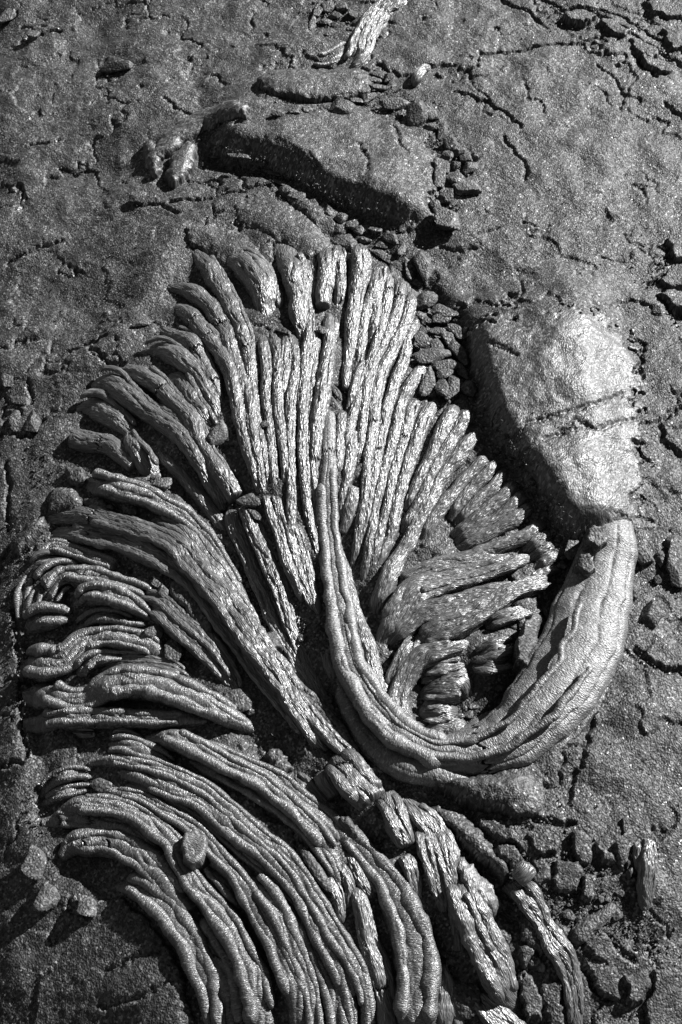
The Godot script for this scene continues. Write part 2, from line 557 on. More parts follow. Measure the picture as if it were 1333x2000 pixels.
# a raised sheet of crust with its own outline (photograph pixels), rounded or broken at the edge
func slab(called: String, label: String, cat: String, group: String, outline: Array, high: float, round_: float, opt := {}) -> void:
	var mat: Material = opt.get("mat", m_lobe)
	var step: float = opt.get("step", 0.0028)
	var wall: float = opt.get("wall", 0.25)        # share of the height that stands up at the very edge
	var cracks: Array = opt.get("cracks", [])
	var poly := PackedVector2Array()
	for k in range(0, outline.size(), 2):
		var p := on_ground(outline[k], outline[k + 1], high * 0.45)
		poly.append(Vector2(p.x, p.z))
	var lines := []
	for cr in cracks:
		var q := PackedVector2Array()
		for k in range(0, cr.size(), 2):
			var p := on_ground(cr[k], cr[k + 1], high)
			q.append(Vector2(p.x, p.z))
		lines.append(q)
	var lo := poly[0]
	var up := poly[0]
	for p in poly:
		lo = lo.min(p)
		up = up.max(p)
	lo -= Vector2.ONE * 0.012
	up += Vector2.ONE * 0.012
	var seed_ := rng.randf() * 500.0
	var soft := opt.has("soft")
	var soft_r: float = opt.get("soft_r", round_)
	var skin := opt.has("skin")
	var sa := Vector2.ZERO
	var sb := Vector2.ONE
	if soft:
		var q: Array = opt["soft"]
		var p := on_ground(q[0], q[1])
		sa = Vector2(p.x, p.z)
		p = on_ground(q[2], q[3])
		sb = Vector2(p.x, p.z) - sa
		sb /= sb.length_squared()
	# signed distance on a coarser grid
	var cs := maxf(step, 0.006)
	var cw := int((up.x - lo.x) / cs) + 3
	var ch := int((up.y - lo.y) / cs) + 3
	var sd := PackedFloat32Array()
	sd.resize(cw * ch)
	for j in ch:
		for i in cw:
			var p := lo + Vector2(i, j) * cs
			var d := 1e9
			for e in poly.size():
				d = minf(d, seg_dist(p, poly[e], poly[(e + 1) % poly.size()]))
			sd[j * cw + i] = d if Geometry2D.is_point_in_polygon(p, poly) else -d
	if soft:
		for pass_ in 14:
			var was := sd.duplicate()
			for j in range(1, ch - 1):
				for i in range(1, cw - 1):
					var k := j * cw + i
					if was[k] > 0.012: sd[k] = 0.2 * (was[k] + was[k - 1] + was[k + 1] + was[k - cw] + was[k + cw])
	var nx := int((up.x - lo.x) / step) + 1
	var nz := int((up.y - lo.y) / step) + 1
	var id := PackedInt32Array()
	id.resize(nx * nz)
	id.fill(-1)
	var v := PackedVector3Array()
	var uv := PackedVector2Array()
	var turn: float = deg_to_rad(opt.get("grain", 0.0))
	var tilt: Vector2 = opt.get("tilt", Vector2.ZERO)
	var mid := (lo + up) * 0.5
	var o := Vector3(mid.x, base(mid.x, mid.y), mid.y)
	var ragged: float = opt.get("ragged", 0.003)
	for j in nz:
		for i in nx:
			var p := lo + Vector2(i, j) * step
			var f := (p - lo) / cs
			var a := int(f.x)
			var b := int(f.y)
			var tx := f.x - a
			var tz := f.y - b
			var k := b * cw + a
			var d := lerpf(lerpf(sd[k], sd[k + 1], tx), lerpf(sd[k + cw], sd[k + cw + 1], tx), tz)
			var rag_ := ragged
			d += rag_ * n_mid.get_noise_2d(p.x * 260.0 + seed_, p.y * 260.0) + rag_ * 2.0 * n_low.get_noise_2d(p.x * 90.0 + seed_, p.y * 90.0)
			if d < -step * 3.0: continue
			var y := base(p.x, p.y)
			if d >= 0.0:
				var t := clampf(d / round_, 0.0, 1.0)
				var pr := wall + (1.0 - wall) * sqrt(1.0 - (1.0 - t) * (1.0 - t))
				if soft:
					var e := clampf((p - sa).dot(sb), 0.0, 1.0)
					pr = lerpf(pr, smoothstep(0.0, 1.0, clampf(d / soft_r, 0.0, 1.0)), e)
				y += high * pr + (p - mid).dot(tilt)
			else:
				y += high * wall * (1.0 - (clampf((p - sa).dot(sb), 0.0, 1.0) if soft else 0.0)) + (p - mid).dot(tilt) - (0.02 + high) * minf(1.0, -d / (step * 2.2))
			for q in lines:
				var cd := 1e9
				var pw: Vector2 = p + Vector2(n_mid.get_noise_2d(p.x * 300.0, p.y * 300.0), n_mid.get_noise_2d(p.x * 300.0 + 50.0, p.y * 300.0)) * 0.006
				for e in q.size() - 1:
					cd = minf(cd, seg_dist(pw, q[e], q[e + 1]))
				if cd < 0.006: y -= 0.006 * (1.0 - cd / 0.006)
			var pr2 := p.rotated(turn)
			y += (swell(p.x, p.y) if skin else n_low.get_noise_2d(p.x * 45.0 + seed_, p.y * 45.0) * 0.0030) + n_mid.get_noise_2d(p.x * 160.0, p.y * 160.0 + seed_) * 0.0010
			y += n_fine.get_noise_2d(pr2.x * 380.0, pr2.y * 90.0 + seed_) * 0.0008 + (rng.randf() - 0.5) * 0.0009
			id[j * nx + i] = v.size()
			v.append(Vector3(p.x, y, p.y) - o)
			uv.append(pr2 + Vector2(seed_, seed_))
	var nn := PackedVector3Array()
	nn.resize(v.size())
	var ix := PackedInt32Array()
	for j in nz - 1:
		for i in nx - 1:
			var k0 := id[j * nx + i]
			var k1 := id[j * nx + i + 1]
			var k2 := id[(j + 1) * nx + i]
			var k3 := id[(j + 1) * nx + i + 1]
			if k1 >= 0 and k2 >= 0:
				if k0 >= 0:
					var fn := (v[k2] - v[k0]).cross(v[k1] - v[k0])
					nn[k0] += fn
					nn[k1] += fn
					nn[k2] += fn
					ix.append(k0)
					ix.append(k1)
					ix.append(k2)
				if k3 >= 0:
					var fn := (v[k2] - v[k1]).cross(v[k3] - v[k1])
					nn[k1] += fn
					nn[k3] += fn
					nn[k2] += fn
					ix.append(k1)
					ix.append(k3)
					ix.append(k2)
	for k in nn.size():
		nn[k] = nn[k].normalized()
	if v.is_empty(): return
	var s := add_mesh(called, mesh_of(v, nn, uv, ix, mat))
	s.position = o
	tag(s, label, cat, group)

# unit rocks: a ball cut by random planes, with a broken surface
func make_rocks() -> void:
	const A := 34
	const B := 19
	for kind in 14:
		var planes := []
		for k in 16:
			var dir := Vector3(rng.randfn(), rng.randfn() * 0.8, rng.randfn()).normalized()
			planes.append([dir, rng.randf_range(0.5, 0.82)])
		planes.append([Vector3.UP, rng.randf_range(0.5, 0.75)])
		var v := PackedVector3Array()
		var faces := PackedVector3Array()
		for j in B:
			for i in A:
				var th := TAU * i / (A - 1)
				var ph := PI * (float(j) / (B - 1) - 0.5)
				var dir := Vector3(cos(ph) * cos(th), sin(ph), cos(ph) * sin(th))
				var r := 1.15
				var face := dir
				for p in planes:
					var dt: float = dir.dot(p[0])
					if dt > 0.05 and p[1] / dt < r:
						r = p[1] / dt
						face = p[0]
				r *= 1.0 + 0.07 * n_mid.get_noise_3d(dir.x * 30.0 + kind * 50.0, dir.y * 30.0, dir.z * 30.0) + 0.05 * n_fine.get_noise_3d(dir.x * 90.0 + kind * 50.0, dir.y * 90.0, dir.z * 90.0)
				v.append(dir * r)
				faces.append(face)
		var nn := PackedVector3Array()
		nn.resize(v.size())
		var ix := PackedInt32Array()
		for j in B - 1:
			for i in A - 1:
				var k := j * A + i
				for t in [[k, k + 1, k + A], [k + 1, k + A + 1, k + A]]:
					var fn := (v[t[2]] - v[t[0]]).cross(v[t[1]] - v[t[0]])
					for q in t:
						nn[q] += fn
						ix.append(q)
		for j in B:                                  # the seam and the poles
			var sum := nn[j * A] + nn[j * A + A - 1]
			nn[j * A] = sum
			nn[j * A + A - 1] = sum
		var south := Vector3.ZERO
		var north := Vector3.ZERO
		for i in A:
			south += nn[i]
			north += nn[(B - 1) * A + i]
		for i in A:
			nn[i] = south
			nn[(B - 1) * A + i] = north
		for k in nn.size():
			nn[k] = (nn[k].normalized() + faces[k] * 1.6).normalized()
		var uv := PackedVector2Array()
		uv.resize(v.size())
		rocks.append(mesh_of(v, nn, uv, ix, m_rock))

# px, py, length, breadth in photograph pixels; turn in degrees clockwise in the picture; tall = height against breadth
func rock(called: String, label: String, cat: String, group: String, px: float, py: float, lx: float, ly: float, turn := 0.0, tall := 0.7, lift := 0.25) -> void:
	var p := on_ground(px, py)
	var k := per_px(p)
	var hgt := minf(lx, ly) * tall * k * 0.42
	p = on_ground(px, py, hgt * lift)
	var o := MeshInstance3D.new()
	o.name = numbered(called)
	o.mesh = rocks[rng.randi() % rocks.size()]
	o.position = p
	var b := Basis.from_euler(Vector3(rng.randf_range(-0.16, 0.16), -deg_to_rad(turn), rng.randf_range(-0.16, 0.16)))
	o.basis = b * Basis.from_scale(Vector3(lx * k * 0.72, hgt * 1.35, ly * k * 0.76))
	add_child(o)
	tag(o, label, cat, group)

# ------------------------------------------------------------------ the ground
func build_ground() -> void:
	var xs := PackedFloat32Array()
	var zs := PackedFloat32Array()
	var far := [60.0, 30.0, 15.0, 8.0, 5.0, 3.4, 2.6, 2.1, 1.8, 1.6, 1.45, 1.33, 1.24, 1.17, 1.11, 1.06, 1.02, 0.985, 0.955, 0.93, 0.912]
	for f in far: xs.append(-f)
	var x := -0.90
	while x < 0.9005:
		xs.append(x)
		x += 0.003
	for k in far.size(): xs.append(far[far.size() - 1 - k])
	var zb := -2.95
	for f in far: zs.append(zb + 0.9 - f)
	var z := zb
	while z < -0.38:
		zs.append(z)
		z += 0.0031
	for f in [0.015, 0.035, 0.06, 0.1, 0.16, 0.24, 0.35, 0.5, 0.7, 1.0, 1.6, 2.5, 4.0, 8.0, 16.0, 32.0, 60.0]: zs.append(-0.38 + f)
	var nx := xs.size()
	var nz := zs.size()
	var h := PackedFloat32Array()
	h.resize(nx * nz)
	var tint := PackedColorArray()
	tint.resize(nx * nz)
	for j in nz:
		var pz := zs[j]
		for i in nx:
			var px := xs[i]
			var y := base(px, pz)
			y += swell(px, pz)
			y += n_mid.get_noise_2d(px * 150.0, pz * 150.0) * 0.0006
			y += n_fine.get_noise_2d(px * 330.0, pz * 330.0) * 0.0007
			y += (rng.randf() - 0.5) * 0.0017
			var wx := px + 0.05 * n_low.get_noise_2d(px * 45.0, pz * 45.0) + 0.012 * n_mid.get_noise_2d(px * 120.0, pz * 120.0)
			var wz := pz + 0.05 * n_low.get_noise_2d(px * 45.0 + 90.0, pz * 45.0) + 0.012 * n_mid.get_noise_2d(px * 120.0, pz * 120.0 + 70.0)
			var plate := n_plate.get_noise_2d(wx, wz)
			y += 0.0030 * plate
			# hairline cracks between plates of crust
			var c := n_cell.get_noise_2d(wx, wz)
			if c < -0.93:
				var m := n_low.get_noise_2d(px * 16.0 + 700.0, pz * 16.0)
				if m > 0.1: y -= 0.0050 * minf(1.0, (-0.93 - c) / 0.04) * clampf((m - 0.1) * 6.0, 0.0, 1.0)
			var tn := 1.0 + 0.55 * n_low.get_noise_2d(px * 13.0 + 51.0, pz * 13.0) + 0.35 * n_low.get_noise_2d(px * 40.0 + 51.0, pz * 40.0) + 0.25 * n_low.get_noise_2d(px * 110.0, pz * 110.0 + 21.0) + 0.16 * plate
			tint[j * nx + i] = Color(tn, tn, tn) * 0.95
			h[j * nx + i] = y
	# traced cracks: half width and depth in millimetres, then pixels
	var whole := h.duplicate()
	var traced := [
		[5, 9, 982, -5, 1032, 25, 1057, 45], [6, 12, 1050, -10, 1102, 22, 1147, 15, 1192, 40, 1242, 75, 1287, 100, 1340, 138], [4, 8, 1147, 15, 1215, 30, 1270, 70, 1333, 95],
		[4, 8, 887, 155, 932, 130, 940, 105, 987, 102, 1027, 95, 1092, 85, 1147, 82, 1177, 72], [4, 8, 887, 180, 947, 195, 987, 220, 1017, 250], [5, 8, 987, 270, 1012, 305, 1027, 320, 1030, 350],
		[4, 6, 1167, 125, 1205, 155, 1220, 190, 1210, 215], [6, 10, 1240, 110, 1265, 135, 1285, 155], [5, 8, 1297, 200, 1310, 215, 1333, 230],
		[4, 7, 992, 660, 1080, 655], [4, 8, 1232, 660, 1262, 668, 1245, 730], [6, 12, 1287, 822, 1297, 860, 1320, 880, 1345, 888], [5, 9, 1287, 822, 1310, 805, 1345, 790], [3, 7, 1217, 820, 1255, 822, 1287, 822], [4, 8, 1182, 840, 1227, 865, 1262, 865],
		[4, 8, 10, 515, 65, 490, 125, 465], [4, 7, 175, 680, 215, 715, 240, 712], [4, 7, 115, 695, 165, 675, 210, 660], [4, 7, 60, 285, 115, 277], [4, 7, 65, 70, 125, 60], [4, 6, 320, 190, 345, 210, 375, 222],
		[4, 7, 265, 400, 310, 398, 350, 415], [5, 8, 470, 340, 475, 365, 530, 362], [4, 7, 410, 385, 480, 372], [4, 8, 330, 395, 405, 385, 440, 372], [4, 7, 545, 440, 565, 455, 590, 470], [4, 6, 500, 395, 560, 400, 600, 410],
		[7, 12, 1245, 1265, 1260, 1290, 1300, 1310, 1345, 1318], [5, 8, 1210, 1165, 1240, 1175], [5, 9, 1135, 1500, 1150, 1430, 1160, 1400], [5, 8, 1110, 1560, 1125, 1500],
		[6, 10, 1185, 1830, 1200, 1850, 1240, 1880], [6, 10, 1240, 1800, 1245, 1850], [6, 10, 1100, 1860, 1140, 1880, 1160, 1930, 1200, 1950], [6, 12, 1000, 1580, 1060, 1600, 1120, 1610], [5, 9, 960, 1620, 1000, 1660, 1040, 1690],
		[6, 10, 5, 1090, 35, 1062, 75, 1045], [6, 11, 25, 1190, 38, 1290, 40, 1390, 52, 1480], [5, 9, 0, 1340, 30, 1320], [5, 9, 5, 1495, 45, 1490], [5, 9, 10, 910, 20, 960, 12, 1040], [4, 8, 100, 1050, 120, 1005, 130, 960],
		[6, 10, 0, 850, 60, 855, 80, 820], [5, 8, 55, 745, 65, 790], [4, 8, 930, 455, 970, 442], [4, 8, 865, 482, 905, 490, 930, 482], [5, 9, 1290, 480, 1320, 500, 1340, 490], [7, 12, 1270, 555, 1310, 545, 1340, 560]]
	for t in traced:
		var hw: float = t[0] * 0.001 * 0.62
		var dp: float = t[1] * 0.001
		var q := PackedVector2Array()
		for k in range(2, t.size(), 2):
			var p := on_ground(t[k], t[k + 1])
			q.append(Vector2(p.x, p.z))
		for e in q.size() - 1:
			var len_ := q[e].distance_to(q[e + 1])
			for s in int(len_ / 0.001):
				var p := q[e].lerp(q[e + 1], s * 0.001 / len_)
				p += Vector2(n_mid.get_noise_2d(p.x * 130.0, p.y * 130.0), n_mid.get_noise_2d(p.x * 130.0 + 60.0, p.y * 130.0)) * 0.008
				var wv := maxf(0.0024, hw * (1.0 + 0.3 * n_mid.get_noise_2d(p.x * 200.0 + 20.0, p.y * 200.0)))
				var i0 := far.size() + int((p.x + 0.9) / 0.003)
				var j0 := far.size() + int((p.y - zb) / 0.0031)
				for dj in range(-3, 4):
					for di in range(-3, 4):
						var i := i0 + di
						var j := j0 + dj
						if i < 0 or j < 0 or i >= nx or j >= nz: continue
						var d := Vector2(xs[i], zs[j]).distance_to(p)
						if d < wv + 0.0015:
							var k := j * nx + i
							h[k] = minf(h[k], whole[k] - dp * (1.0 - 0.6 * d / (wv + 0.0015)))
	var v := PackedVector3Array()
	var nn := PackedVector3Array()
	var uv := PackedVector2Array()
	v.resize(nx * nz)
	nn.resize(nx * nz)
	uv.resize(nx * nz)
	for j in nz:
		var ja := maxi(j - 1, 0)
		var jb := mini(j + 1, nz - 1)
		for i in nx:
			var ia := maxi(i - 1, 0)
			var ib := mini(i + 1, nx - 1)
			var k := j * nx + i
			v[k] = Vector3(xs[i], h[k], zs[j])
			uv[k] = Vector2(xs[i], zs[j])
			nn[k] = Vector3(-(h[j * nx + ib] - h[j * nx + ia]) / (xs[ib] - xs[ia]), 1.0, -(h[jb * nx + i] - h[ja * nx + i]) / (zs[jb] - zs[ja])).normalized()
	var ix := PackedInt32Array()
	ix.resize((nx - 1) * (nz - 1) * 6)
	var w := 0
	for j in nz - 1:
		for i in nx - 1:
			var k := j * nx + i
			ix[w] = k
			ix[w + 1] = k + 1
			ix[w + 2] = k + nx
			ix[w + 3] = k + 1
			ix[w + 4] = k + nx + 1
			ix[w + 5] = k + nx
			w += 6
	var g := add_mesh("lava_ground", mesh_of(v, nn, uv, ix, m_field, tint))
	tag(g, "dark gritty crust of the old lava field with fine cracks", "", "", "structure")

# ------------------------------------------------------------------ everything
func _ready() -> void:
	var t0 := Time.get_ticks_msec()
	var cam := Camera3D.new()
	cam.name = "camera"
	cam.fov = FOV
	cam.position = Vector3(0, CAM_Y, 0)
	cam.rotation_degrees = Vector3(-PITCH, 0, 0)
	cam.near = 0.05
	cam.far = 200.0
	add_child(cam)
	cam_basis = cam.basis
	tan_v = tan(deg_to_rad(FOV * 0.5))
	tan_h = tan_v * 682.0 / 1024.0
	var env := Environment.new()
	env.background_mode = Environment.BG_SKY
	env.tonemap_mode = Environment.TONE_MAPPER_LINEAR
	env.tonemap_exposure = 3.0
	env.sdfgi_enabled = true
	env.ssao_enabled = true
	env.ssil_enabled = true
	var sky := ProceduralSkyMaterial.new()
	sky.sky_top_color = Color(0.20, 0.20, 0.20)
	sky.sky_horizon_color = Color(0.52, 0.52, 0.52)
	sky.ground_bottom_color = Color(0.1, 0.1, 0.1)
	sky.ground_horizon_color = Color(0.3, 0.3, 0.3)
	sky.sun_angle_max = 1.0
	env.sky = Sky.new()
	env.sky.sky_material = sky
	var we := WorldEnvironment.new()
	we.name = "environment"
	we.environment = env
	add_child(we)
	var sun := DirectionalLight3D.new()
	sun.name = "sun"
	sun.light_energy = 1.6
	sun.light_color = Color(1, 1, 1)
	sun.light_angular_distance = 0.5
	sun.shadow_enabled = true
	add_child(sun)
	sun.look_at_from_position(SUN_FROM, Vector3.ZERO, Vector3.UP)

	rng.seed = 71
	n_low.seed = 4; n_low.noise_type = FastNoiseLite.TYPE_SIMPLEX_SMOOTH; n_low.frequency = 0.25; n_low.fractal_octaves = 2
	n_mid.seed = 14; n_mid.noise_type = FastNoiseLite.TYPE_SIMPLEX_SMOOTH; n_mid.frequency = 0.25; n_mid.fractal_octaves = 2
	n_fine.seed = 24; n_fine.noise_type = FastNoiseLite.TYPE_SIMPLEX; n_fine.frequency = 0.5; n_fine.fractal_octaves = 2
	n_cell.seed = 34; n_cell.noise_type = FastNoiseLite.TYPE_CELLULAR; n_cell.frequency = 7.0; n_cell.fractal_type = FastNoiseLite.FRACTAL_NONE
	n_cell.cellular_return_type = FastNoiseLite.RETURN_DISTANCE2_SUB; n_cell.cellular_jitter = 1.0
	n_plate.seed = 34; n_plate.noise_type = FastNoiseLite.TYPE_CELLULAR; n_plate.frequency = n_cell.frequency; n_plate.fractal_type = FastNoiseLite.FRACTAL_NONE
	n_plate.cellular_return_type = FastNoiseLite.RETURN_CELL_VALUE; n_plate.cellular_jitter = 1.0
	make_materials()
	make_rocks()
	build_base()
	print("base ", Time.get_ticks_msec() - t0)
	build_ground()
	print("ground ", Time.get_ticks_msec() - t0)
	lobes()
	upper_fan()
	bowl()
	left_sweep()
	lower_right()
	print("ropes ", Time.get_ticks_msec() - t0)
	loose_rocks()
	print("all ", Time.get_ticks_msec() - t0)

# ------------------------------------------------------------------ smooth lobes and slabs of crust
func lobes() -> void:
	slab("lava_skin", "broad smooth skin of lava with a brightly lit shoulder right of the rope fan", "lava skin", "", [905, 652, 920, 715, 940, 775, 960, 830, 1002, 895, 1052, 960, 1092, 1020, 1122, 1038, 1190, 1040, 1236, 1016, 1252, 930, 1256, 820, 1250, 720, 1226, 650, 1170, 610, 1080, 600, 990, 610, 940, 630], 0.0045, 0.02,
		{"mat": m_skin, "skin": true, "grain": 62.0, "wall": 0.0, "ragged": 0.018, "cracks": [[1012, 895, 1067, 855, 1112, 835, 1177, 837, 1222, 820, 1262, 815], [1027, 825, 1092, 805, 1167, 790, 1217, 770], [880, 655, 960, 670, 1010, 690], [1100, 840, 1125, 815, 1160, 835]]})
	slab("lava_dome", "broad low lava dome with a shadowed front, above the rope fan", "lava dome", "", [393, 264, 430, 246, 500, 236, 600, 222, 700, 218, 780, 226, 830, 254, 862, 300, 866, 335, 852, 372, 846, 405, 840, 436, 790, 442, 735, 428, 690, 406, 640, 386, 590, 346, 548, 322, 500, 297, 455, 288, 415, 280], 0.004, 0.02,
		{"mat": m_ground, "skin": true, "wall": 0.0, "ragged": 0.012, "cracks": [[480, 310, 500, 290, 520, 262], [600, 300, 620, 320, 630, 345], [535, 270, 560, 280, 590, 305], [700, 280, 720, 310, 715, 340], [770, 240, 780, 280, 800, 300]]})
	slab("lava_lobe", "dark rounded lava toe with a bright gritty top, under the hooked rope", "lava lobe", "", [815, 1500, 880, 1520, 940, 1510, 990, 1490, 1040, 1478, 1062, 1500, 1066, 1550, 1052, 1586, 1010, 1596, 950, 1582, 900, 1560, 850, 1535], 0.036, 0.07,
		{"mat": m_ground, "wall": 0.2, "tilt": Vector2(0.0, 0.04), "soft_r": 0.07, "soft": [960, 1575, 1010, 1500]})
	slab("lava_lobe", "wide dark lava swelling with a lit right crest in the lower left corner", "lava lobe", "", [150, 1790, 190, 1752, 235, 1752, 290, 1796, 335, 1856, 362, 1920, 376, 1980, 382, 2060, 60, 2060, 70, 1900, 110, 1830], 0.03, 0.07,
		{"mat": m_ground, "grain": 40.0, "wall": 0.2, "soft_r": 0.2, "soft": [345, 1900, 200, 1930], "cracks": [[200, 1895, 270, 1862, 330, 1850], [190, 1960, 270, 1945, 340, 1908]]})
	slab("lava_lobe", "bright ribbed lava swelling at the upper left end of the dome", "lava lobe", "", [292, 304, 312, 262, 350, 232, 400, 204, 450, 194, 488, 204, 480, 226, 440, 234, 404, 248, 366, 274, 336, 300, 310, 316], 0.024, 0.03, {"mat": m_skin, "grain": 28.0, "wall": 0.1, "soft_r": 0.06, "soft": [410, 245, 380, 205]})
	slab("lava_bulge", "stubby ribbed lava bulge below the bright swelling at the dome's left end", "lava bulge", "", [320, 344, 334, 304, 362, 276, 386, 280, 382, 312, 362, 344, 340, 358], 0.022, 0.022, {"mat": m_skin, "grain": 55.0, "wall": 0.15})
	slab("lava_bulge", "small bright lava bulge at the far left end of the dome", "lava bulge", "", [278, 282, 298, 274, 318, 298, 314, 334, 299, 352, 286, 324], 0.02, 0.02, {"mat": m_skin, "grain": -70.0, "wall": 0.1})
	slab("lava_roll", "thick smooth lava roll lying across the top, dark underneath", "lava roll", "", [500, 150, 520, 130, 570, 124, 640, 128, 700, 118, 738, 138, 724, 178, 690, 190, 640, 194, 590, 191, 550, 184, 516, 172], 0.028, 0.05, {"grain": 10.0, "wall": 0.25, "soft_r": 0.06, "soft": [600, 185, 610, 135], "mat": m_ground})
	rope("lava_roll", "bright upright lava trunk rising from the roll at the top edge", "", [672, 138, 34, 700, 112, 58, 716, 70, 52, 738, 34, 50, 775, 4, 44, 815, -30, 40], {"mat": m_rope, "lift": -0.25, "flat": 0.75, "cat": "lava roll", "cords": 3.2, "amp": 0.22, "twist": 8.0, "strands": 4, "fade": 0.5})
	rope("lava_roll", "flat grey lava tongue left of the bright trunk at the top", "", [610, 118, 26, 640, 120, 40, 672, 104, 44, 700, 78, 30], {"mat": m_hair, "lift": -0.4, "flat": 0.7, "cat": "lava roll", "amp": 0.1, "fade": 0.6, "strands": 2})
	# broad lumps where the fan grows out of the crust
	var sw := {"mat": m_ground, "wall": 0.0, "ragged": 0.004}
	slab("lava_swell", "low rounded swelling at the crown of the fan, left of the crevice", "lava swelling", "swellings at the crown of the fan", [455, 405, 500, 385, 560, 392, 610, 425, 650, 465, 640, 500, 600, 505, 560, 480, 510, 455, 470, 435], 0.014, 0.05, sw)
	slab("lava_swell", "grey swelling above the wide split ropes on the fan's left crown", "lava swelling", "swellings at the crown of the fan", [360, 440, 410, 435, 470, 450, 510, 485, 530, 530, 505, 555, 470, 540, 420, 505, 375, 475], 0.013, 0.05, sw)
	slab("lava_swell", "smooth pale swelling between the dome crevice and the fan's middle ropes", "lava swelling", "swellings at the crown of the fan", [540, 360, 580, 372, 630, 405, 670, 440, 700, 470, 690, 495, 660, 478, 620, 450, 570, 405], 0.014, 0.03, sw)

const ALONG := "%s upper fan rope from the left, %s"
const FAN := {"cords": 2.5, "amp": 0.16, "flat": 1.0, "lift": 0.2, "slim": 0.84, "fade": 1.0, "strands": 1}
func fan(list: Array, called: String, group: String, template: String, shared := {}) -> void:
	var k := 0
	for e in list:
		k += 1
		var opt: Dictionary = shared.duplicate()
		if shared == FAN and k > 40: opt.merge({"slim": 0.86, "lift": 0.24, "fade": 0.35, "strands": 0, "cords": 1.6, "amp": 0.15}, true)
		if e.size() > 2: opt.merge(e[2], true)
		rope(called, template % [ordinal(k), e[0]], group, e[1], opt)

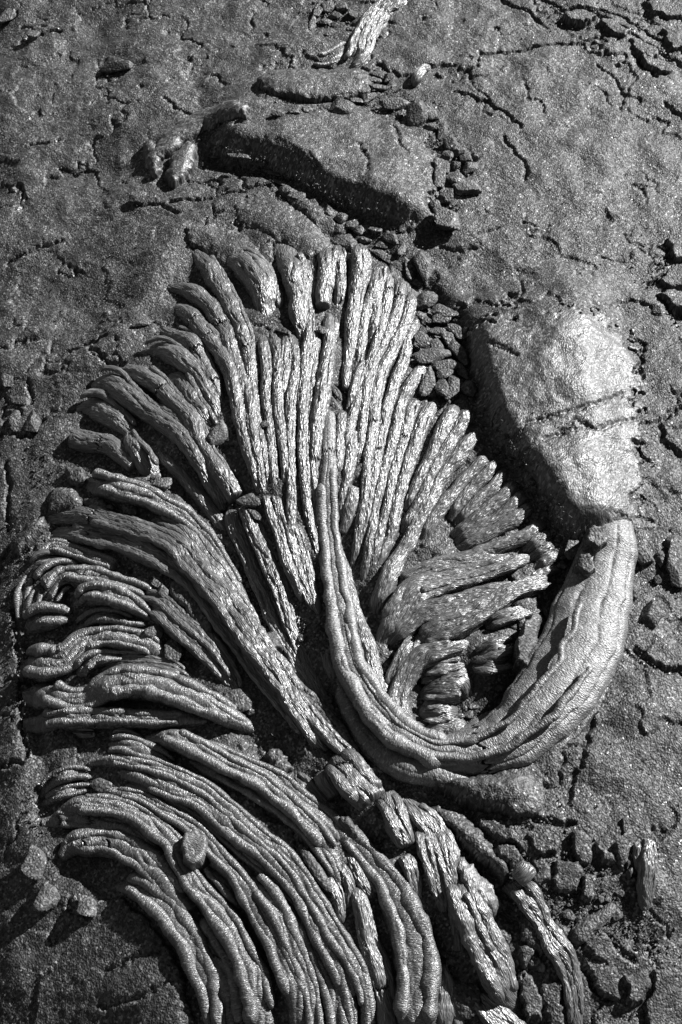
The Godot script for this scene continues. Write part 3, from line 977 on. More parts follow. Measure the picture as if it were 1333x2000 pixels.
func upper_fan() -> void:
	var g := "ropes of the upper fan"
	fan([
		["a short block broken in pieces", [138, 856, 45, 180, 866, 46, 220, 876, 42, 262, 914, 30], {"cracks": [0.42], "blunt": true, "fade": 0.0}],
		["a short blunt stub", [152, 796, 40, 184, 790, 60, 214, 808, 55, 244, 832, 45, 274, 850, 26]],
		["club shaped and thick at its lower end", [250, 838, 26, 262, 868, 38, 280, 895, 52, 304, 922, 46], {"lift": 0.5}],
		["thin and dark in a hollow", [305, 876, 22, 345, 918, 28, 385, 965, 30, 420, 1010, 28, 455, 1056, 24], {"lift": -0.3}],
		["long, with a broad rounded gritty head", [182, 750, 45, 215, 745, 62, 250, 775, 58, 290, 805, 50, 330, 835, 46, 370, 872, 42, 400, 920, 36, 425, 968, 34, 434, 992, 28], {"cords": 2.2}],
		["slim, squeezed between two thick ones", [288, 780, 26, 328, 806, 34, 358, 828, 34, 380, 858, 32, 404, 890, 30, 422, 930, 28, 442, 976, 26]],
		["long, broken off at a ragged crack low down", [248, 715, 40, 275, 727, 48, 310, 752, 46, 340, 785, 46, 365, 812, 46, 387, 845, 42, 410, 893, 42, 432, 925, 44, 462, 975, 42], {"cracks": [0.27], "cut_end": true}],
		["knuckle shaped, hemmed in by its neighbours", [330, 738, 34, 352, 735, 42, 368, 762, 42, 380, 785, 42, 400, 812, 36, 418, 842, 28], {"lift": 0.2}],
		["humped, with a coarse round tip", [280, 686, 30, 312, 678, 48, 340, 692, 48, 370, 715, 44, 393, 738, 40, 404, 762, 36, 418, 788, 30, 432, 822, 20]],
		["cut by two fine cracks", [318, 641, 30, 355, 658, 42, 379, 677, 42, 392, 698, 38, 405, 725, 36, 420, 752, 32, 428, 780, 24, 433, 798, 14], {"cracks": [0.4, 0.75]}],
		["long, with a cracked round head", [328, 604, 26, 350, 600, 42, 375, 620, 44, 398, 648, 42, 418, 672, 42, 440, 700, 44, 455, 730, 42, 464, 770, 38, 471, 820, 34, 481, 860, 32, 493, 905, 28, 508, 960, 20], {"cracks": [0.15, 0.26], "cords": 3.2}],
		["bent at a dark notch in its upper part", [330, 556, 24, 372, 568, 40, 400, 590, 42, 425, 622, 42, 442, 650, 40, 454, 682, 38, 466, 715, 34, 479, 755, 34, 491, 800, 34, 498, 850, 30, 506, 900, 28, 516, 962, 22], {"cracks": [0.3]}],
		["with a small stone wedged on it", [382, 486, 30, 410, 525, 42, 430, 560, 44, 450, 595, 42, 465, 625, 40, 477, 655, 38, 486, 700, 30, 494, 760, 26, 501, 820, 26, 513, 870, 24, 526, 950, 20], {"cracks": [0.48]}],
		["a thin dark sliver", [490, 648, 18, 500, 705, 16, 506, 750, 12], {"lift": -0.3}],
		["with a very broad smooth head", [418, 498, 30, 455, 508, 62, 490, 530, 74, 513, 565, 70, 524, 605, 60, 530, 640, 52], {"fade": 0.9, "cords": 3.6, "lift": -0.1}],
		["narrow, below the broad headed one", [512, 645, 26, 517, 690, 28, 522, 730, 28, 521, 780, 24, 529, 840, 22, 533, 900, 22, 538, 962, 20]],
		["paired with a narrow one beside it", [532, 644, 30, 542, 690, 30, 544, 740, 30, 543, 790, 28, 548, 830, 26, 554, 870, 26, 559, 920, 24, 558, 955, 20]],
		["short and low between taller ones", [558, 642, 16, 560, 668, 26, 558, 705, 30, 554, 745, 26, 551, 795, 18]],
		["straight, reaching far down into shadow", [570, 650, 18, 577, 690, 24, 577, 735, 26, 570, 785, 28, 567, 840, 26, 567, 900, 24, 570, 960, 24, 568, 1015, 22, 569, 1070, 14]],
		["wedge shaped with a wide smooth head", [548, 470, 40, 562, 496, 62, 575, 540, 58, 583, 590, 46, 587, 635, 30, 588, 668, 10], {"cords": 2.0}],
		["slender and pale, right of the wedge", [596, 500, 22, 604, 545, 20, 604, 590, 20, 606, 640, 26, 601, 690, 30, 595, 740, 28, 592, 790, 28, 592, 840, 26, 593, 885, 24, 596, 935, 24, 599, 980, 22, 607, 1022, 20, 616, 1062, 18, 626, 1095, 12]],
		["thread thin, left of the round headed pair", [613, 498, 14, 614, 545, 16, 612, 592, 12]],
		["thin and long under the middle crack", [617, 622, 18, 617, 665, 20, 615, 712, 22, 611, 765, 22, 608, 810, 22, 608, 850, 22, 612, 905, 20, 615, 960, 18, 619, 1008, 16, 625, 1050, 14, 632, 1095, 10]],
		["with a bulbous round head", [648, 474, 26, 641, 498, 44, 637, 530, 40, 634, 565, 38, 633, 602, 32], {"blunt": false, "lift": 0.3}],
		["right half of the round headed pair", [658, 474, 20, 663, 498, 30, 665, 530, 28, 664, 565, 26, 662, 600, 20], {"lift": 0.3}],
		["pale, bulging in its lower half", [641, 610, 26, 644, 650, 28, 641, 690, 32, 636, 730, 38, 629, 775, 40, 622, 815, 36, 618, 850, 30, 618, 885, 26, 619, 925, 18], {"lift": 0.3}],
		["dark and sunken beside the middle crack", [659, 608, 20, 655, 650, 18, 653, 700, 12], {"lift": -0.5}],
		["a slip of stone by the great round head", [683, 490, 14, 686, 545, 14, 681, 570, 10]],
		["with the largest round head, nearest the crevice", [700, 474, 34, 704, 498, 50, 701, 545, 42, 696, 585, 36, 690, 625, 32, 685, 668, 28, 679, 705, 22, 672, 745, 14], {"cracks": [0.12], "lift": 0.2}],
		["a broken short length above the gap", [679, 716, 20, 678, 740, 20, 676, 762, 14], {"blunt": true, "fade": 0.0}],
		["pale and straight with a chipped top", [737, 520, 26, 733, 560, 28, 721, 597, 26, 711, 632, 24, 704, 680, 22, 697, 715, 16]],
		["a thin splinter lying in the upper right fan", [744, 518, 24, 741, 565, 26, 734, 620, 26, 725, 668, 20]],
		["short, starting at a dark notch", [717, 694, 22, 704, 728, 28, 692, 764, 24, 681, 805, 16]],
		["crossed by a fine crack near its head", [761, 520, 24, 758, 573, 26, 754, 610, 26, 744, 650, 26, 731, 690, 26, 719, 725, 24, 706, 765, 24, 694, 800, 26, 684, 840, 24, 672, 885, 16], {"cracks": [0.14]}],
		["long and pale, with a cut across its head", [783, 535, 26, 781, 588, 28, 769, 634, 28, 751, 670, 28, 733, 705, 28, 721, 745, 30, 714, 790, 28, 706, 850, 22, 699, 908, 12], {"cracks": [0.14]}],
		["straight, ending in the dark middle furrow", [806, 556, 24, 802, 598, 28, 787, 646, 30, 766, 690, 30, 746, 730, 30, 734, 780, 30, 729, 830, 28, 722, 880, 26, 718, 920, 24, 715, 960, 22, 706, 1010, 22, 698, 1060, 22, 689, 1108, 12], {"cracks": [0.55]}],
		["long, sloping beside the broken blocks", [813, 622, 24, 798, 665, 28, 788, 705, 28, 772, 750, 28, 758, 792, 28, 750, 830, 26, 741, 870, 26, 734, 908, 24, 728, 960, 22, 719, 1005, 20, 706, 1070, 16], {"cracks": [0.62]}],
		["wide headed, under the slab of broken crust", [832, 706, 32, 808, 742, 32, 788, 780, 30, 775, 831, 28, 761, 880, 28, 746, 936, 26, 734, 990, 24, 725, 1044, 24, 718, 1095, 24, 707, 1142, 16], {"cords": 3.0}],
		["split by a notch half way", [816, 776, 28, 797, 825, 28, 787, 862, 28, 776, 900, 26, 766, 942, 24, 757, 985, 24, 745, 1030, 24, 736, 1075, 24, 724, 1132, 14], {"cracks": [0.26]}],
		["broad, beginning under the cluster of blocks", [850, 780, 34, 828, 826, 34, 812, 866, 32, 795, 912, 30, 783, 960, 28, 771, 1014, 28, 758, 1062, 24, 735, 1118, 16], {"cords": 3.0}],
		["straight, in the bright right part", [894, 790, 34, 869, 840, 36, 851, 880, 34, 830, 918, 32, 809, 960, 28, 795, 995, 16], {"cords": 3.0}],
		["bright, running to a dark pocket", [922, 796, 36, 896, 840, 34, 869, 885, 34, 845, 930, 32, 827, 972, 32, 803, 1014, 28, 788, 1040, 16], {"cords": 3.0}],
		["long, from the cliff's foot to the bowl", [938, 840, 30, 917, 864, 34, 896, 891, 34, 869, 927, 34, 842, 975, 36, 818, 1020, 36, 800, 1059, 34, 776, 1095, 36, 756, 1134, 42, 744, 1168, 40, 733, 1194, 26], {"cords": 3.0}],
		["fluted, below the crack by the cliff", [958, 890, 26, 936, 908, 30, 912, 930, 30, 888, 960, 30, 864, 990, 32, 845, 1020, 32, 824, 1054, 22]],
		["short and fluted by the cliff's foot", [974, 898, 26, 953, 924, 30, 924, 954, 30, 897, 987, 28, 879, 1014, 18]],
		["stubby, close under the cliff", [992, 917, 26, 966, 951, 30, 936, 978, 30, 908, 1008, 28, 890, 1024, 16]],
		["low and fluted, pointing at the dark pocket", [1010, 941, 28, 984, 972, 32, 954, 996, 32, 923, 1020, 30, 884, 1046, 20]],
		["slanting, with a worn surface", [1030, 960, 28, 1005, 987, 32, 971, 1014, 32, 935, 1037, 30, 890, 1058, 20]],
		["flattened, with thin lengthwise grooves", [1042, 982, 28, 1010, 1012, 32, 971, 1036, 32, 929, 1055, 30, 893, 1070, 20]],
		["long and nearly level in the picture", [1064, 1016, 28, 1034, 1044, 32, 995, 1058, 32, 950, 1076, 32, 910, 1091, 32, 848, 1101, 24]],
		["short, at the crevice's edge", [1076, 1038, 26, 1046, 1062, 30, 1022, 1073, 20]],
		["short, with a crumbled inner end", [1085, 1057, 24, 1055, 1080, 30, 1033, 1088, 18]],
		["a blunt nub by the crumbling rim", [1091, 1076, 24, 1061, 1099, 28, 1040, 1108, 16]],
		["lowest of the nubs beside the standing blocks", [1092, 1102, 24, 1061, 1120, 28, 1028, 1140, 22]],
	], "lava_rope", g, ALONG, FAN)
	# the great hooked rope through the middle
	rope("hooked_rope", "great hooked lava rope, thin at the middle crack and swelling round the bowl", "", [643, 798, 22, 643, 855, 28, 641, 905, 32, 640, 960, 36, 642, 1015, 38, 647, 1065, 40, 653, 1120, 48, 663, 1180, 50, 671, 1240, 54, 682, 1290, 58, 701, 1332, 62, 727, 1372, 64, 756, 1410, 66, 793, 1444, 68, 838, 1466, 74, 888, 1474, 82, 942, 1464, 98, 1000, 1436, 122, 1055, 1388, 140, 1100, 1328, 150, 1134, 1262, 150, 1156, 1196, 140, 1174, 1132, 122, 1186, 1082, 106, 1196, 1036, 92, 1204, 985, 76],
		{"mat": m_lobe, "lift": 0.1, "flat": 0.74, "cords": 4.6, "amp": 0.11, "wob": 0.7, "cat": "hooked rope", "cracks": [0.075, 0.60], "tail_fade": 0.4, "bundle": true, "strands": 4, "upto": 0.56})
	slab("lava_lobe", "smooth bright skirt of lava on the outer side of the hooked rope", "lava lobe", "", [1168, 1046, 1214, 1046, 1236, 1100, 1234, 1190, 1214, 1290, 1178, 1370, 1128, 1436, 1062, 1476, 1020, 1476, 1000, 1440, 1060, 1400, 1110, 1330, 1146, 1240, 1160, 1140], 0.028, 0.07, {"mat": m_skin, "grain": -60.0, "wall": 0.0, "soft_r": 0.075, "soft": [1110, 1250, 1150, 1268]})
	rope("lava_rope", "pale strand along the right side of the hooked rope", "strands beside the hooked rope", [652, 1030, 12, 663, 1080, 20, 677, 1130, 24, 689, 1180, 26, 702, 1220, 26, 720, 1262, 28, 736, 1316, 26, 762, 1374, 22, 800, 1425, 14], {"lift": 0.5})
	rope("lava_rope", "dark smooth strand under the left flank of the hooked rope", "strands beside the hooked rope", [664, 1335, 22, 682, 1390, 38, 710, 1435, 48, 752, 1474, 54, 808, 1500, 54, 868, 1518, 50, 930, 1532, 34], {"mat": m_lobe, "lift": -0.1, "amp": 0.06})
	rope("lava_rope", "short pale strand inside the bend of the hooked rope", "strands beside the hooked rope", [872, 1452, 22, 915, 1436, 36, 950, 1412, 36, 975, 1385, 22], {"mat": m_lobe, "lift": 0.2, "amp": 0.08})
	# the long strands in the furrow left of the hooked rope
	fan([
		["long and double, from the ragged crack", [450, 990, 34, 466, 1040, 36, 490, 1090, 36, 510, 1140, 34, 528, 1190, 32, 552, 1240, 30, 575, 1280, 28, 605, 1340, 22, 630, 1395, 14]],
		["bright crested, right beside the double one", [476, 985, 30, 497, 1030, 32, 520, 1080, 34, 541, 1130, 34, 560, 1190, 32, 578, 1240, 30, 595, 1290, 26, 612, 1330, 24, 640, 1385, 20, 660, 1420, 12]],
		["dark, at the foot of the long fan ropes", [520, 965, 18, 534, 1010, 22, 552, 1060, 26, 570, 1110, 28, 585, 1150, 24, 590, 1175, 14]],
		["dark and narrow, deep in the furrow", [540, 965, 20, 560, 1030, 24, 578, 1090, 26, 596, 1140, 24, 612, 1190, 14]],
		["dark, left of the hooked rope", [575, 1020, 18, 590, 1070, 22, 602, 1120, 24, 612, 1160, 20, 622, 1200, 12]],
		["splintered, close to the hooked rope's bend", [632, 1270, 16, 645, 1300, 22, 655, 1330, 18]],
	], "furrow_strand", "strands in the dark furrow left of the hooked rope", "%s middle furrow strand from the left, %s", {"lift": -0.15, "cords": 3.2, "amp": 0.2, "strands": 2})
	rope("furrow_strand", "short length of rope standing right of the hooked rope above the wedged chips", "strands right of the hooked rope", [668, 800, 20, 668, 840, 24, 664, 880, 22, 660, 925, 16], {"lift": 0.0})
	rope("furrow_strand", "stump with a broken top, left of the long pale ropes over the furrow", "strands right of the hooked rope", [692, 842, 22, 687, 880, 24, 680, 925, 22, 671, 975, 18, 664, 1020, 12], {"blunt": true, "fade": 0.0, "lift": 0.0})
	rope("furrow_strand", "lower stump ending in splinters beside the hooked rope", "strands right of the hooked rope", [693, 950, 22, 687, 985, 26, 677, 1020, 24, 668, 1045, 18], {"blunt": true, "fade": 0.0, "lift": 0.0})

func bowl() -> void:
	fan([
		["low and crumpled, above the broad wrinkled one", [985, 1082, 20, 930, 1098, 32, 880, 1106, 38, 838, 1116, 40, 800, 1132, 38, 772, 1156, 30]],
		["broad, wrinkled, running down to the left", [1040, 1085, 24, 985, 1105, 36, 928, 1126, 40, 880, 1139, 46, 836, 1151, 54, 806, 1166, 60, 779, 1200, 58, 755, 1236, 46, 737, 1266, 26]],
		["creased, tucked under the wide one", [1020, 1150, 24, 965, 1158, 36, 912, 1178, 42, 872, 1191, 48, 828, 1202, 50, 800, 1222, 46, 774, 1242, 40, 748, 1258, 24]],
		["long and wavy, reaching the crumbled rim", [1084, 1138, 28, 1040, 1146, 36, 1000, 1160, 40, 960, 1186, 48, 912, 1216, 58, 868, 1234, 62, 832, 1250, 52, 798, 1266, 34]],
		["a narrow tube bending down to the hook", [816, 1240, 28, 792, 1282, 42, 771, 1322, 38, 758, 1358, 22]],
		["hook shaped, inside the bend of the great rope", [920, 1252, 34, 870, 1272, 52, 829, 1286, 52, 801, 1312, 46, 783, 1346, 44, 775, 1380, 48, 791, 1416, 46, 822, 1438, 30]],
		["a small crease under the hook shaped one", [908, 1294, 26, 864, 1306, 38, 822, 1316, 26]],
		["wrinkled, facing the long plate on the right", [1010, 1258, 30, 972, 1270, 44, 930, 1284, 34]],
		["short, above the shadowed hole", [1002, 1296, 28, 956, 1304, 44, 918, 1300, 28]],
		["level and grooved, over the crumbled ledge", [1055, 1190, 22, 1000, 1205, 34, 950, 1222, 30]],
	], "bowl_fold", "folds of lava inside the bowl", "%s bowl fold from the top, %s", {"mat": m_rope, "cords": 3.0, "amp": 0.16, "lift": 0.2, "flat": 1.0, "slim": 0.82, "rough": 0.7, "twist": 3.0, "bundle": true, "strands": 3, "fade": 0.6, "cat": "lava fold"})
	rope("lava_lump", "big rounded wrinkled lump at the bottom of the bowl", "lumps at the bottom of the bowl", [822, 1352, 40, 862, 1348, 60, 902, 1340, 66, 920, 1370, 54], {"mat": m_rope, "cords": 4.0, "amp": 0.2, "lift": 0.1, "rough": 1.2, "strands": 3, "cat": "lava lump"})
	rope("lava_lump", "pale crumbly lump below the big rounded one in the bowl", "lumps at the bottom of the bowl", [820, 1394, 34, 860, 1390, 50, 900, 1388, 44], {"mat": m_rope, "cords": 4.0, "amp": 0.2, "lift": 0.1, "rough": 1.2, "strands": 3, "cat": "lava lump"})
	rope("lava_lump", "low crumbly ledge against the inside of the hooked rope", "lumps at the bottom of the bowl", [830, 1424, 24, 870, 1424, 36, 915, 1408, 30], {"mat": m_rope, "cords": 4.0, "amp": 0.2, "lift": 0.0, "rough": 1.2, "strands": 3, "cat": "lava lump"})

func left_sweep() -> void:
	var g := "ropes of the lower left sweep"
	var l := "%s left sweep rope from the top, %s"
	fan([
		["starting at a squared end by the gritty block", [160, 935, 46, 215, 953, 52, 268, 968, 48, 318, 990, 42, 366, 1016, 40, 402, 1052, 36, 432, 1096, 32, 458, 1138, 30, 482, 1186, 24], {"mat": m_hair, "cracks": [0.62]}],
		["a slim strand branching right of a chip", [296, 1010, 18, 330, 1026, 26, 354, 1034, 32, 378, 1058, 36, 402, 1088, 38, 432, 1125, 36, 461, 1168, 30, 492, 1215, 26, 512, 1262, 16]],
		["the longest, double, running to the broken block", [92, 1010, 28, 130, 1006, 38, 172, 1010, 42, 216, 1025, 42, 264, 1037, 42, 312, 1054, 42, 346, 1074, 44, 373, 1106, 46, 402, 1138, 48, 433, 1175, 50, 469, 1224, 52, 500, 1266, 52, 530, 1303, 50, 560, 1345, 50, 588, 1393, 48, 613, 1428, 46, 640, 1462, 44], {"cracks": [0.13], "cords": 3.4, "lift": 0.3}],
		["bright crested, riding on the longest one", [470, 1232, 18, 500, 1268, 24, 524, 1296, 28, 558, 1338, 30, 588, 1376, 32, 612, 1404, 32, 652, 1448, 34, 690, 1484, 32, 716, 1516, 26], {"lift": 0.8}],
		["gritty, along the upper edge of the longest one", [536, 1300, 18, 556, 1322, 26, 584, 1352, 30, 616, 1386, 34, 650, 1425, 36, 680, 1472, 36, 708, 1508, 28, 726, 1540, 18], {"mat": m_rock, "lift": 0.3}],
		["dark flanked, beneath the longest one", [90, 1056, 18, 120, 1042, 40, 165, 1048, 42, 210, 1058, 42, 255, 1069, 42, 294, 1086, 42, 324, 1105, 38, 356, 1124, 36, 402, 1176, 34, 436, 1224, 32, 478, 1282, 28, 506, 1324, 26, 546, 1374, 24, 592, 1436, 18], {"cracks": [0.14]}],
		["short, broken off at its right end", [74, 1082, 16, 105, 1069, 30, 144, 1079, 33, 186, 1093, 33, 228, 1107, 30], {"mat": m_hair, "blunt": true, "fade": 0.0}],
		["small and dark, curled at the left margin", [57, 1114, 18, 80, 1096, 32, 105, 1091, 26, 130, 1093, 14]],
		["a ribbed fold curling over to the left", [66, 1150, 28, 90, 1126, 42, 118, 1111, 38, 154, 1109, 20], {"mat": m_hair}],
		["arched, with a squared middle", [86, 1178, 22, 106, 1144, 32, 132, 1127, 38, 162, 1130, 44, 192, 1131, 44, 228, 1143, 42, 264, 1153, 38, 302, 1162, 26], {"mat": m_hair, "cracks": [0.42, 0.56]}],
		["thin, tucked inside the arched one", [103, 1180, 22, 122, 1152, 28, 142, 1143, 16], {"mat": m_hair}],
		["stout and arched, open underneath", [146, 1188, 24, 168, 1166, 44, 196, 1163, 52, 230, 1173, 50, 268, 1188, 36, 306, 1214, 14], {"mat": m_hair, "lift": 0.3}],
		["smooth backed, starting by a round chip", [266, 1167, 16, 298, 1170, 32, 327, 1185, 34, 356, 1213, 34, 392, 1242, 34, 433, 1284, 32, 457, 1326, 26, 466, 1350, 14]],
		["double, below the smooth backed one", [272, 1182, 22, 315, 1204, 36, 346, 1232, 38, 378, 1258, 36, 404, 1284, 32, 432, 1314, 26, 462, 1350, 16]],
		["upright and ribbed, at the left margin", [60, 1124, 20, 46, 1165, 30, 43, 1212, 20], {"mat": m_hair}],
		["upright, right of the ribbed one at the margin", [76, 1150, 20, 66, 1180, 28, 57, 1206, 16], {"mat": m_hair}],
		["a low ribbed mound above the hole", [44, 1230, 30, 76, 1210, 54, 114, 1206, 46, 150, 1206, 26], {"mat": m_hair}],
		["thick lipped, over a thinner one", [152, 1228, 28, 186, 1209, 38, 222, 1207, 38, 260, 1217, 26], {"mat": m_hair}],
		["short and smooth, tucked in an arch", [184, 1229, 24, 222, 1228, 34, 264, 1232, 34, 298, 1229, 20], {"mat": m_hair}],
		["the wide wrinkled one that winds from the margin", [30, 1316, 36, 62, 1297, 64, 100, 1302, 66, 130, 1292, 60, 160, 1266, 52, 198, 1251, 50, 240, 1250, 46, 276, 1258, 42, 310, 1272, 38, 338, 1292, 22], {"mat": m_hair, "cords": 1.8}],
		["a slip of stone in a cleft", [203, 1272, 14, 228, 1269, 24, 264, 1273, 26, 292, 1276, 16]],
		["curled with a round nose", [158, 1328, 26, 166, 1303, 38, 192, 1288, 34, 228, 1284, 26, 254, 1284, 12], {"mat": m_hair, "lift": 0.4}],
		["thin, with a notched back", [195, 1312, 20, 228, 1300, 26, 270, 1294, 30, 306, 1298, 28, 342, 1305, 24, 378, 1324, 14]],
		["a pinched strand under the notched one", [292, 1307, 16, 330, 1314, 24, 368, 1325, 14]],
		["the broadest, humped and hairy", [44, 1360, 36, 75, 1352, 62, 105, 1360, 56, 140, 1370, 46, 178, 1366, 48, 207, 1350, 60, 240, 1340, 66, 285, 1337, 64, 324, 1347, 64, 360, 1360, 62, 402, 1378, 54, 438, 1394, 46, 476, 1413, 34, 514, 1430, 16], {"mat": m_hair, "cords": 1.8, "lift": 0.3}],
		["straight and level, cut by two cracks", [46, 1413, 38, 90, 1408, 46, 138, 1406, 44, 192, 1403, 40, 240, 1403, 38, 288, 1406, 36, 336, 1406, 34, 374, 1405, 30, 404, 1405, 12], {"mat": m_hair, "cracks": [0.41, 0.57], "lift": 0.3}],
		["a splinter below the level one", [143, 1430, 12, 165, 1430, 20, 186, 1432, 12]],
		["a small hump right of the splinter", [216, 1438, 12, 243, 1435, 24, 280, 1447, 12]],
		["short and thick, with a gritty end", [200, 1460, 28, 240, 1457, 42, 282, 1469, 40, 316, 1482, 32, 340, 1494, 16], {"mat": m_hair}],
		["long, smooth, curving down to the thick trunk", [284, 1441, 20, 330, 1440, 42, 374, 1461, 48, 420, 1483, 48, 468, 1507, 46, 510, 1531, 46, 549, 1560, 46, 585, 1591, 46, 618, 1626, 44, 646, 1660, 40, 668, 1696, 28], {"mat": m_hair, "lift": 0.3}],
		["knotted, above the long smooth one", [388, 1453, 24, 429, 1470, 32, 468, 1488, 36, 516, 1509, 36, 555, 1530, 38, 588, 1560, 40, 630, 1592, 42, 660, 1622, 42, 686, 1658, 34], {"mat": m_hair, "lift": 0.1}],
		["in the shade below the long smooth one", [372, 1484, 18, 411, 1506, 32, 444, 1521, 36, 486, 1542, 38, 522, 1563, 40, 555, 1588, 40, 588, 1613, 38, 613, 1641, 36, 638, 1675, 34, 658, 1712, 26, 670, 1752, 14], {"mat": m_hair}],
		["a thin strand along the furrow's edge", [570, 1506, 16, 600, 1533, 24, 632, 1572, 20, 652, 1604, 12]],
	], "lava_rope", g, l, {"cords": 2.2, "amp": 0.16, "flat": 0.95, "slim": 0.9, "fade": 1.1, "bundle": true, "strands": 2})
	rope("thick_rope", "thick smooth trunk of lava at the bottom, wider than all ropes beside it", "", [650, 1588, 26, 672, 1622, 40, 700, 1656, 46, 730, 1692, 48, 758, 1730, 56, 780, 1770, 70, 798, 1815, 80, 810, 1865, 84, 815, 1920, 84, 812, 2040, 86], {"mat": m_hair, "lift": 0.2, "cat": "thick rope", "cords": 2.4, "amp": 0.10, "bundle": true, "strands": 2})
	fan([
		["with two strands, from the pebbles to the bottom edge", [170, 1488, 22, 210, 1485, 30, 255, 1489, 34, 300, 1498, 36, 345, 1515, 38, 400, 1543, 38, 432, 1567, 38, 462, 1594, 40, 492, 1621, 40, 528, 1651, 40, 556, 1673, 40, 586, 1711, 40, 612, 1753, 42, 640, 1800, 44, 670, 1848, 46, 697, 1892, 44, 714, 1935, 40, 722, 2040, 38], {"lift": 0.3}],
		["close beside the one with two strands", [220, 1505, 22, 260, 1512, 34, 300, 1531, 36, 345, 1551, 38, 384, 1564, 40, 420, 1591, 42, 456, 1621, 42, 492, 1649, 42, 528, 1676, 42, 556, 1706, 40, 582, 1738, 40, 606, 1782, 42, 632, 1830, 44, 656, 1880, 42, 676, 1930, 40, 692, 2040, 38], {"lift": 0.35}],
		["in deep shade, low between two others", [220, 1533, 16, 280, 1546, 26, 340, 1568, 26, 375, 1586, 26, 420, 1616, 30, 468, 1658, 32, 512, 1691, 32, 542, 1720, 30, 572, 1753, 26, 602, 1795, 16], {"lift": 0.0}],
		["small, emerging half way down", [552, 1754, 16, 578, 1776, 30, 598, 1812, 36, 617, 1856, 38, 637, 1906, 40, 653, 1956, 42, 664, 2040, 42]],
		["bright crested, broad in its lower half", [480, 1708, 28, 502, 1728, 46, 530, 1764, 52, 555, 1808, 50, 573, 1850, 46, 592, 1896, 42, 607, 1940, 40, 620, 2040, 38], {"lift": 0.3}],
		["under the angular stone, curving down", [182, 1541, 14, 220, 1549, 26, 280, 1561, 30, 325, 1589, 34, 380, 1621, 36, 402, 1643, 38, 428, 1676, 42, 457, 1706, 44, 478, 1737, 46, 496, 1770, 48, 513, 1803, 48, 533, 1842, 50, 552, 1882, 52, 568, 1920, 52, 583, 1960, 50, 594, 2040, 50], {"lift": 0.3}],
		["a thin curl beside the pebbles", [80, 1557, 22, 100, 1531, 36, 140, 1514, 38, 186, 1514, 18]],
		["a second thin curl under the pebbles", [86, 1566, 16, 120, 1553, 28, 160, 1543, 26, 184, 1540, 12]],
		["long, touching the left side of the angular stone", [102, 1597, 18, 150, 1576, 40, 210, 1578, 44, 260, 1592, 46, 302, 1620, 46, 338, 1652, 46, 354, 1692, 44, 385, 1736, 46, 420, 1776, 50, 450, 1816, 56, 475, 1866, 60, 495, 1916, 62, 508, 1966, 62, 516, 2040, 62], {"lift": 0.35, "cords": 1.8}],
		["a short branch behind the angular stone", [302, 1600, 18, 330, 1615, 28, 358, 1648, 20]],
		["a short branch in front of the angular stone", [400, 1690, 24, 428, 1716, 40, 452, 1742, 42, 470, 1770, 24], {"lift": -0.1}],
		["with a round nose at the left margin", [84, 1606, 26, 120, 1602, 34, 185, 1606, 38, 240, 1616, 38, 288, 1642, 32, 324, 1672, 18], {"cracks": [0.15, 0.38]}],
		["wide, cut by two cracks near its tip", [118, 1678, 20, 150, 1650, 46, 215, 1648, 54, 262, 1668, 56, 303, 1698, 56, 339, 1740, 54, 374, 1788, 50], {"cracks": [0.2, 0.36], "blunt": true, "fade": 0.0, "cords": 1.6}],
		["continuing the wide one past its broken end", [374, 1792, 44, 403, 1836, 54, 431, 1896, 60, 447, 1950, 66, 455, 2040, 68], {"cords": 1.6, "cracks": [0.34]}],
		["broad and smooth in the lower left corner", [230, 1728, 24, 270, 1735, 52, 312, 1768, 62, 350, 1812, 66, 383, 1861, 68, 405, 1916, 66, 418, 1966, 56, 424, 2040, 46], {"cords": 1.4}],
	], "lower_rope", "ropes sweeping to the bottom edge", "%s rope of the bottom sweep, %s", {"mat": m_hair, "amp": 0.18, "cords": 2.0, "flat": 0.98, "slim": 0.88, "fade": 1.1, "bundle": true, "strands": 2})
	fan([
		["small and slender beside the trunk's left flank", [690, 1728, 22, 703, 1762, 30, 713, 1812, 36, 726, 1857, 40, 739, 1892, 42, 749, 1928, 42, 755, 1968, 38, 762, 2040, 38], {"cracks": [0.66]}],
		["a short branch nearest the trunk's flank", [726, 1812, 12, 735, 1845, 20, 743, 1878, 14]],
		["grooved, merging into the trunk's shoulder", [680, 1656, 20, 697, 1692, 30, 714, 1728, 32, 730, 1756, 26]],
		["thin, left of the grooved one", [660, 1686, 18, 676, 1712, 24, 683, 1738, 20, 679, 1774, 12]],
		["thinnest, next to the loose flat stick", [636, 1704, 18, 655, 1735, 24, 665, 1765, 22, 669, 1804, 12]],
		["forked, on the trunk's right flank", [853, 1880, 26, 862, 1920, 52, 869, 1960, 64, 876, 2040, 68]],
		["a low strand between trunk and forked one", [833, 1918, 26, 840, 1970, 46, 843, 2040, 52]],
	], "side_strand", "strands beside the thick trunk", "%s strand beside the thick bottom rope, %s", {"mat": m_rope, "lift": 0.1, "cords": 3.0, "amp": 0.2, "strands": 1})
	# slabs of crust on the rim of the sweep
	slab("crust_block", "gritty squared block at the head of the first left sweep rope", "crust block", "", [128, 920, 150, 912, 166, 918, 164, 945, 146, 952, 128, 944], 0.02, 0.01, {"mat": m_rock})
	slab("crust_block", "rounded gritty mound left of the sweep's squared end", "crust block", "", [100, 955, 125, 950, 158, 962, 162, 985, 155, 1005, 120, 1006, 95, 1000], 0.022, 0.03, {"mat": m_ground})
	slab("crust_block", "low flat flake under the first left sweep rope", "crust block", "", [162, 976, 190, 974, 224, 984, 222, 996, 190, 1004, 164, 996], 0.012, 0.01, {"mat": m_rock})
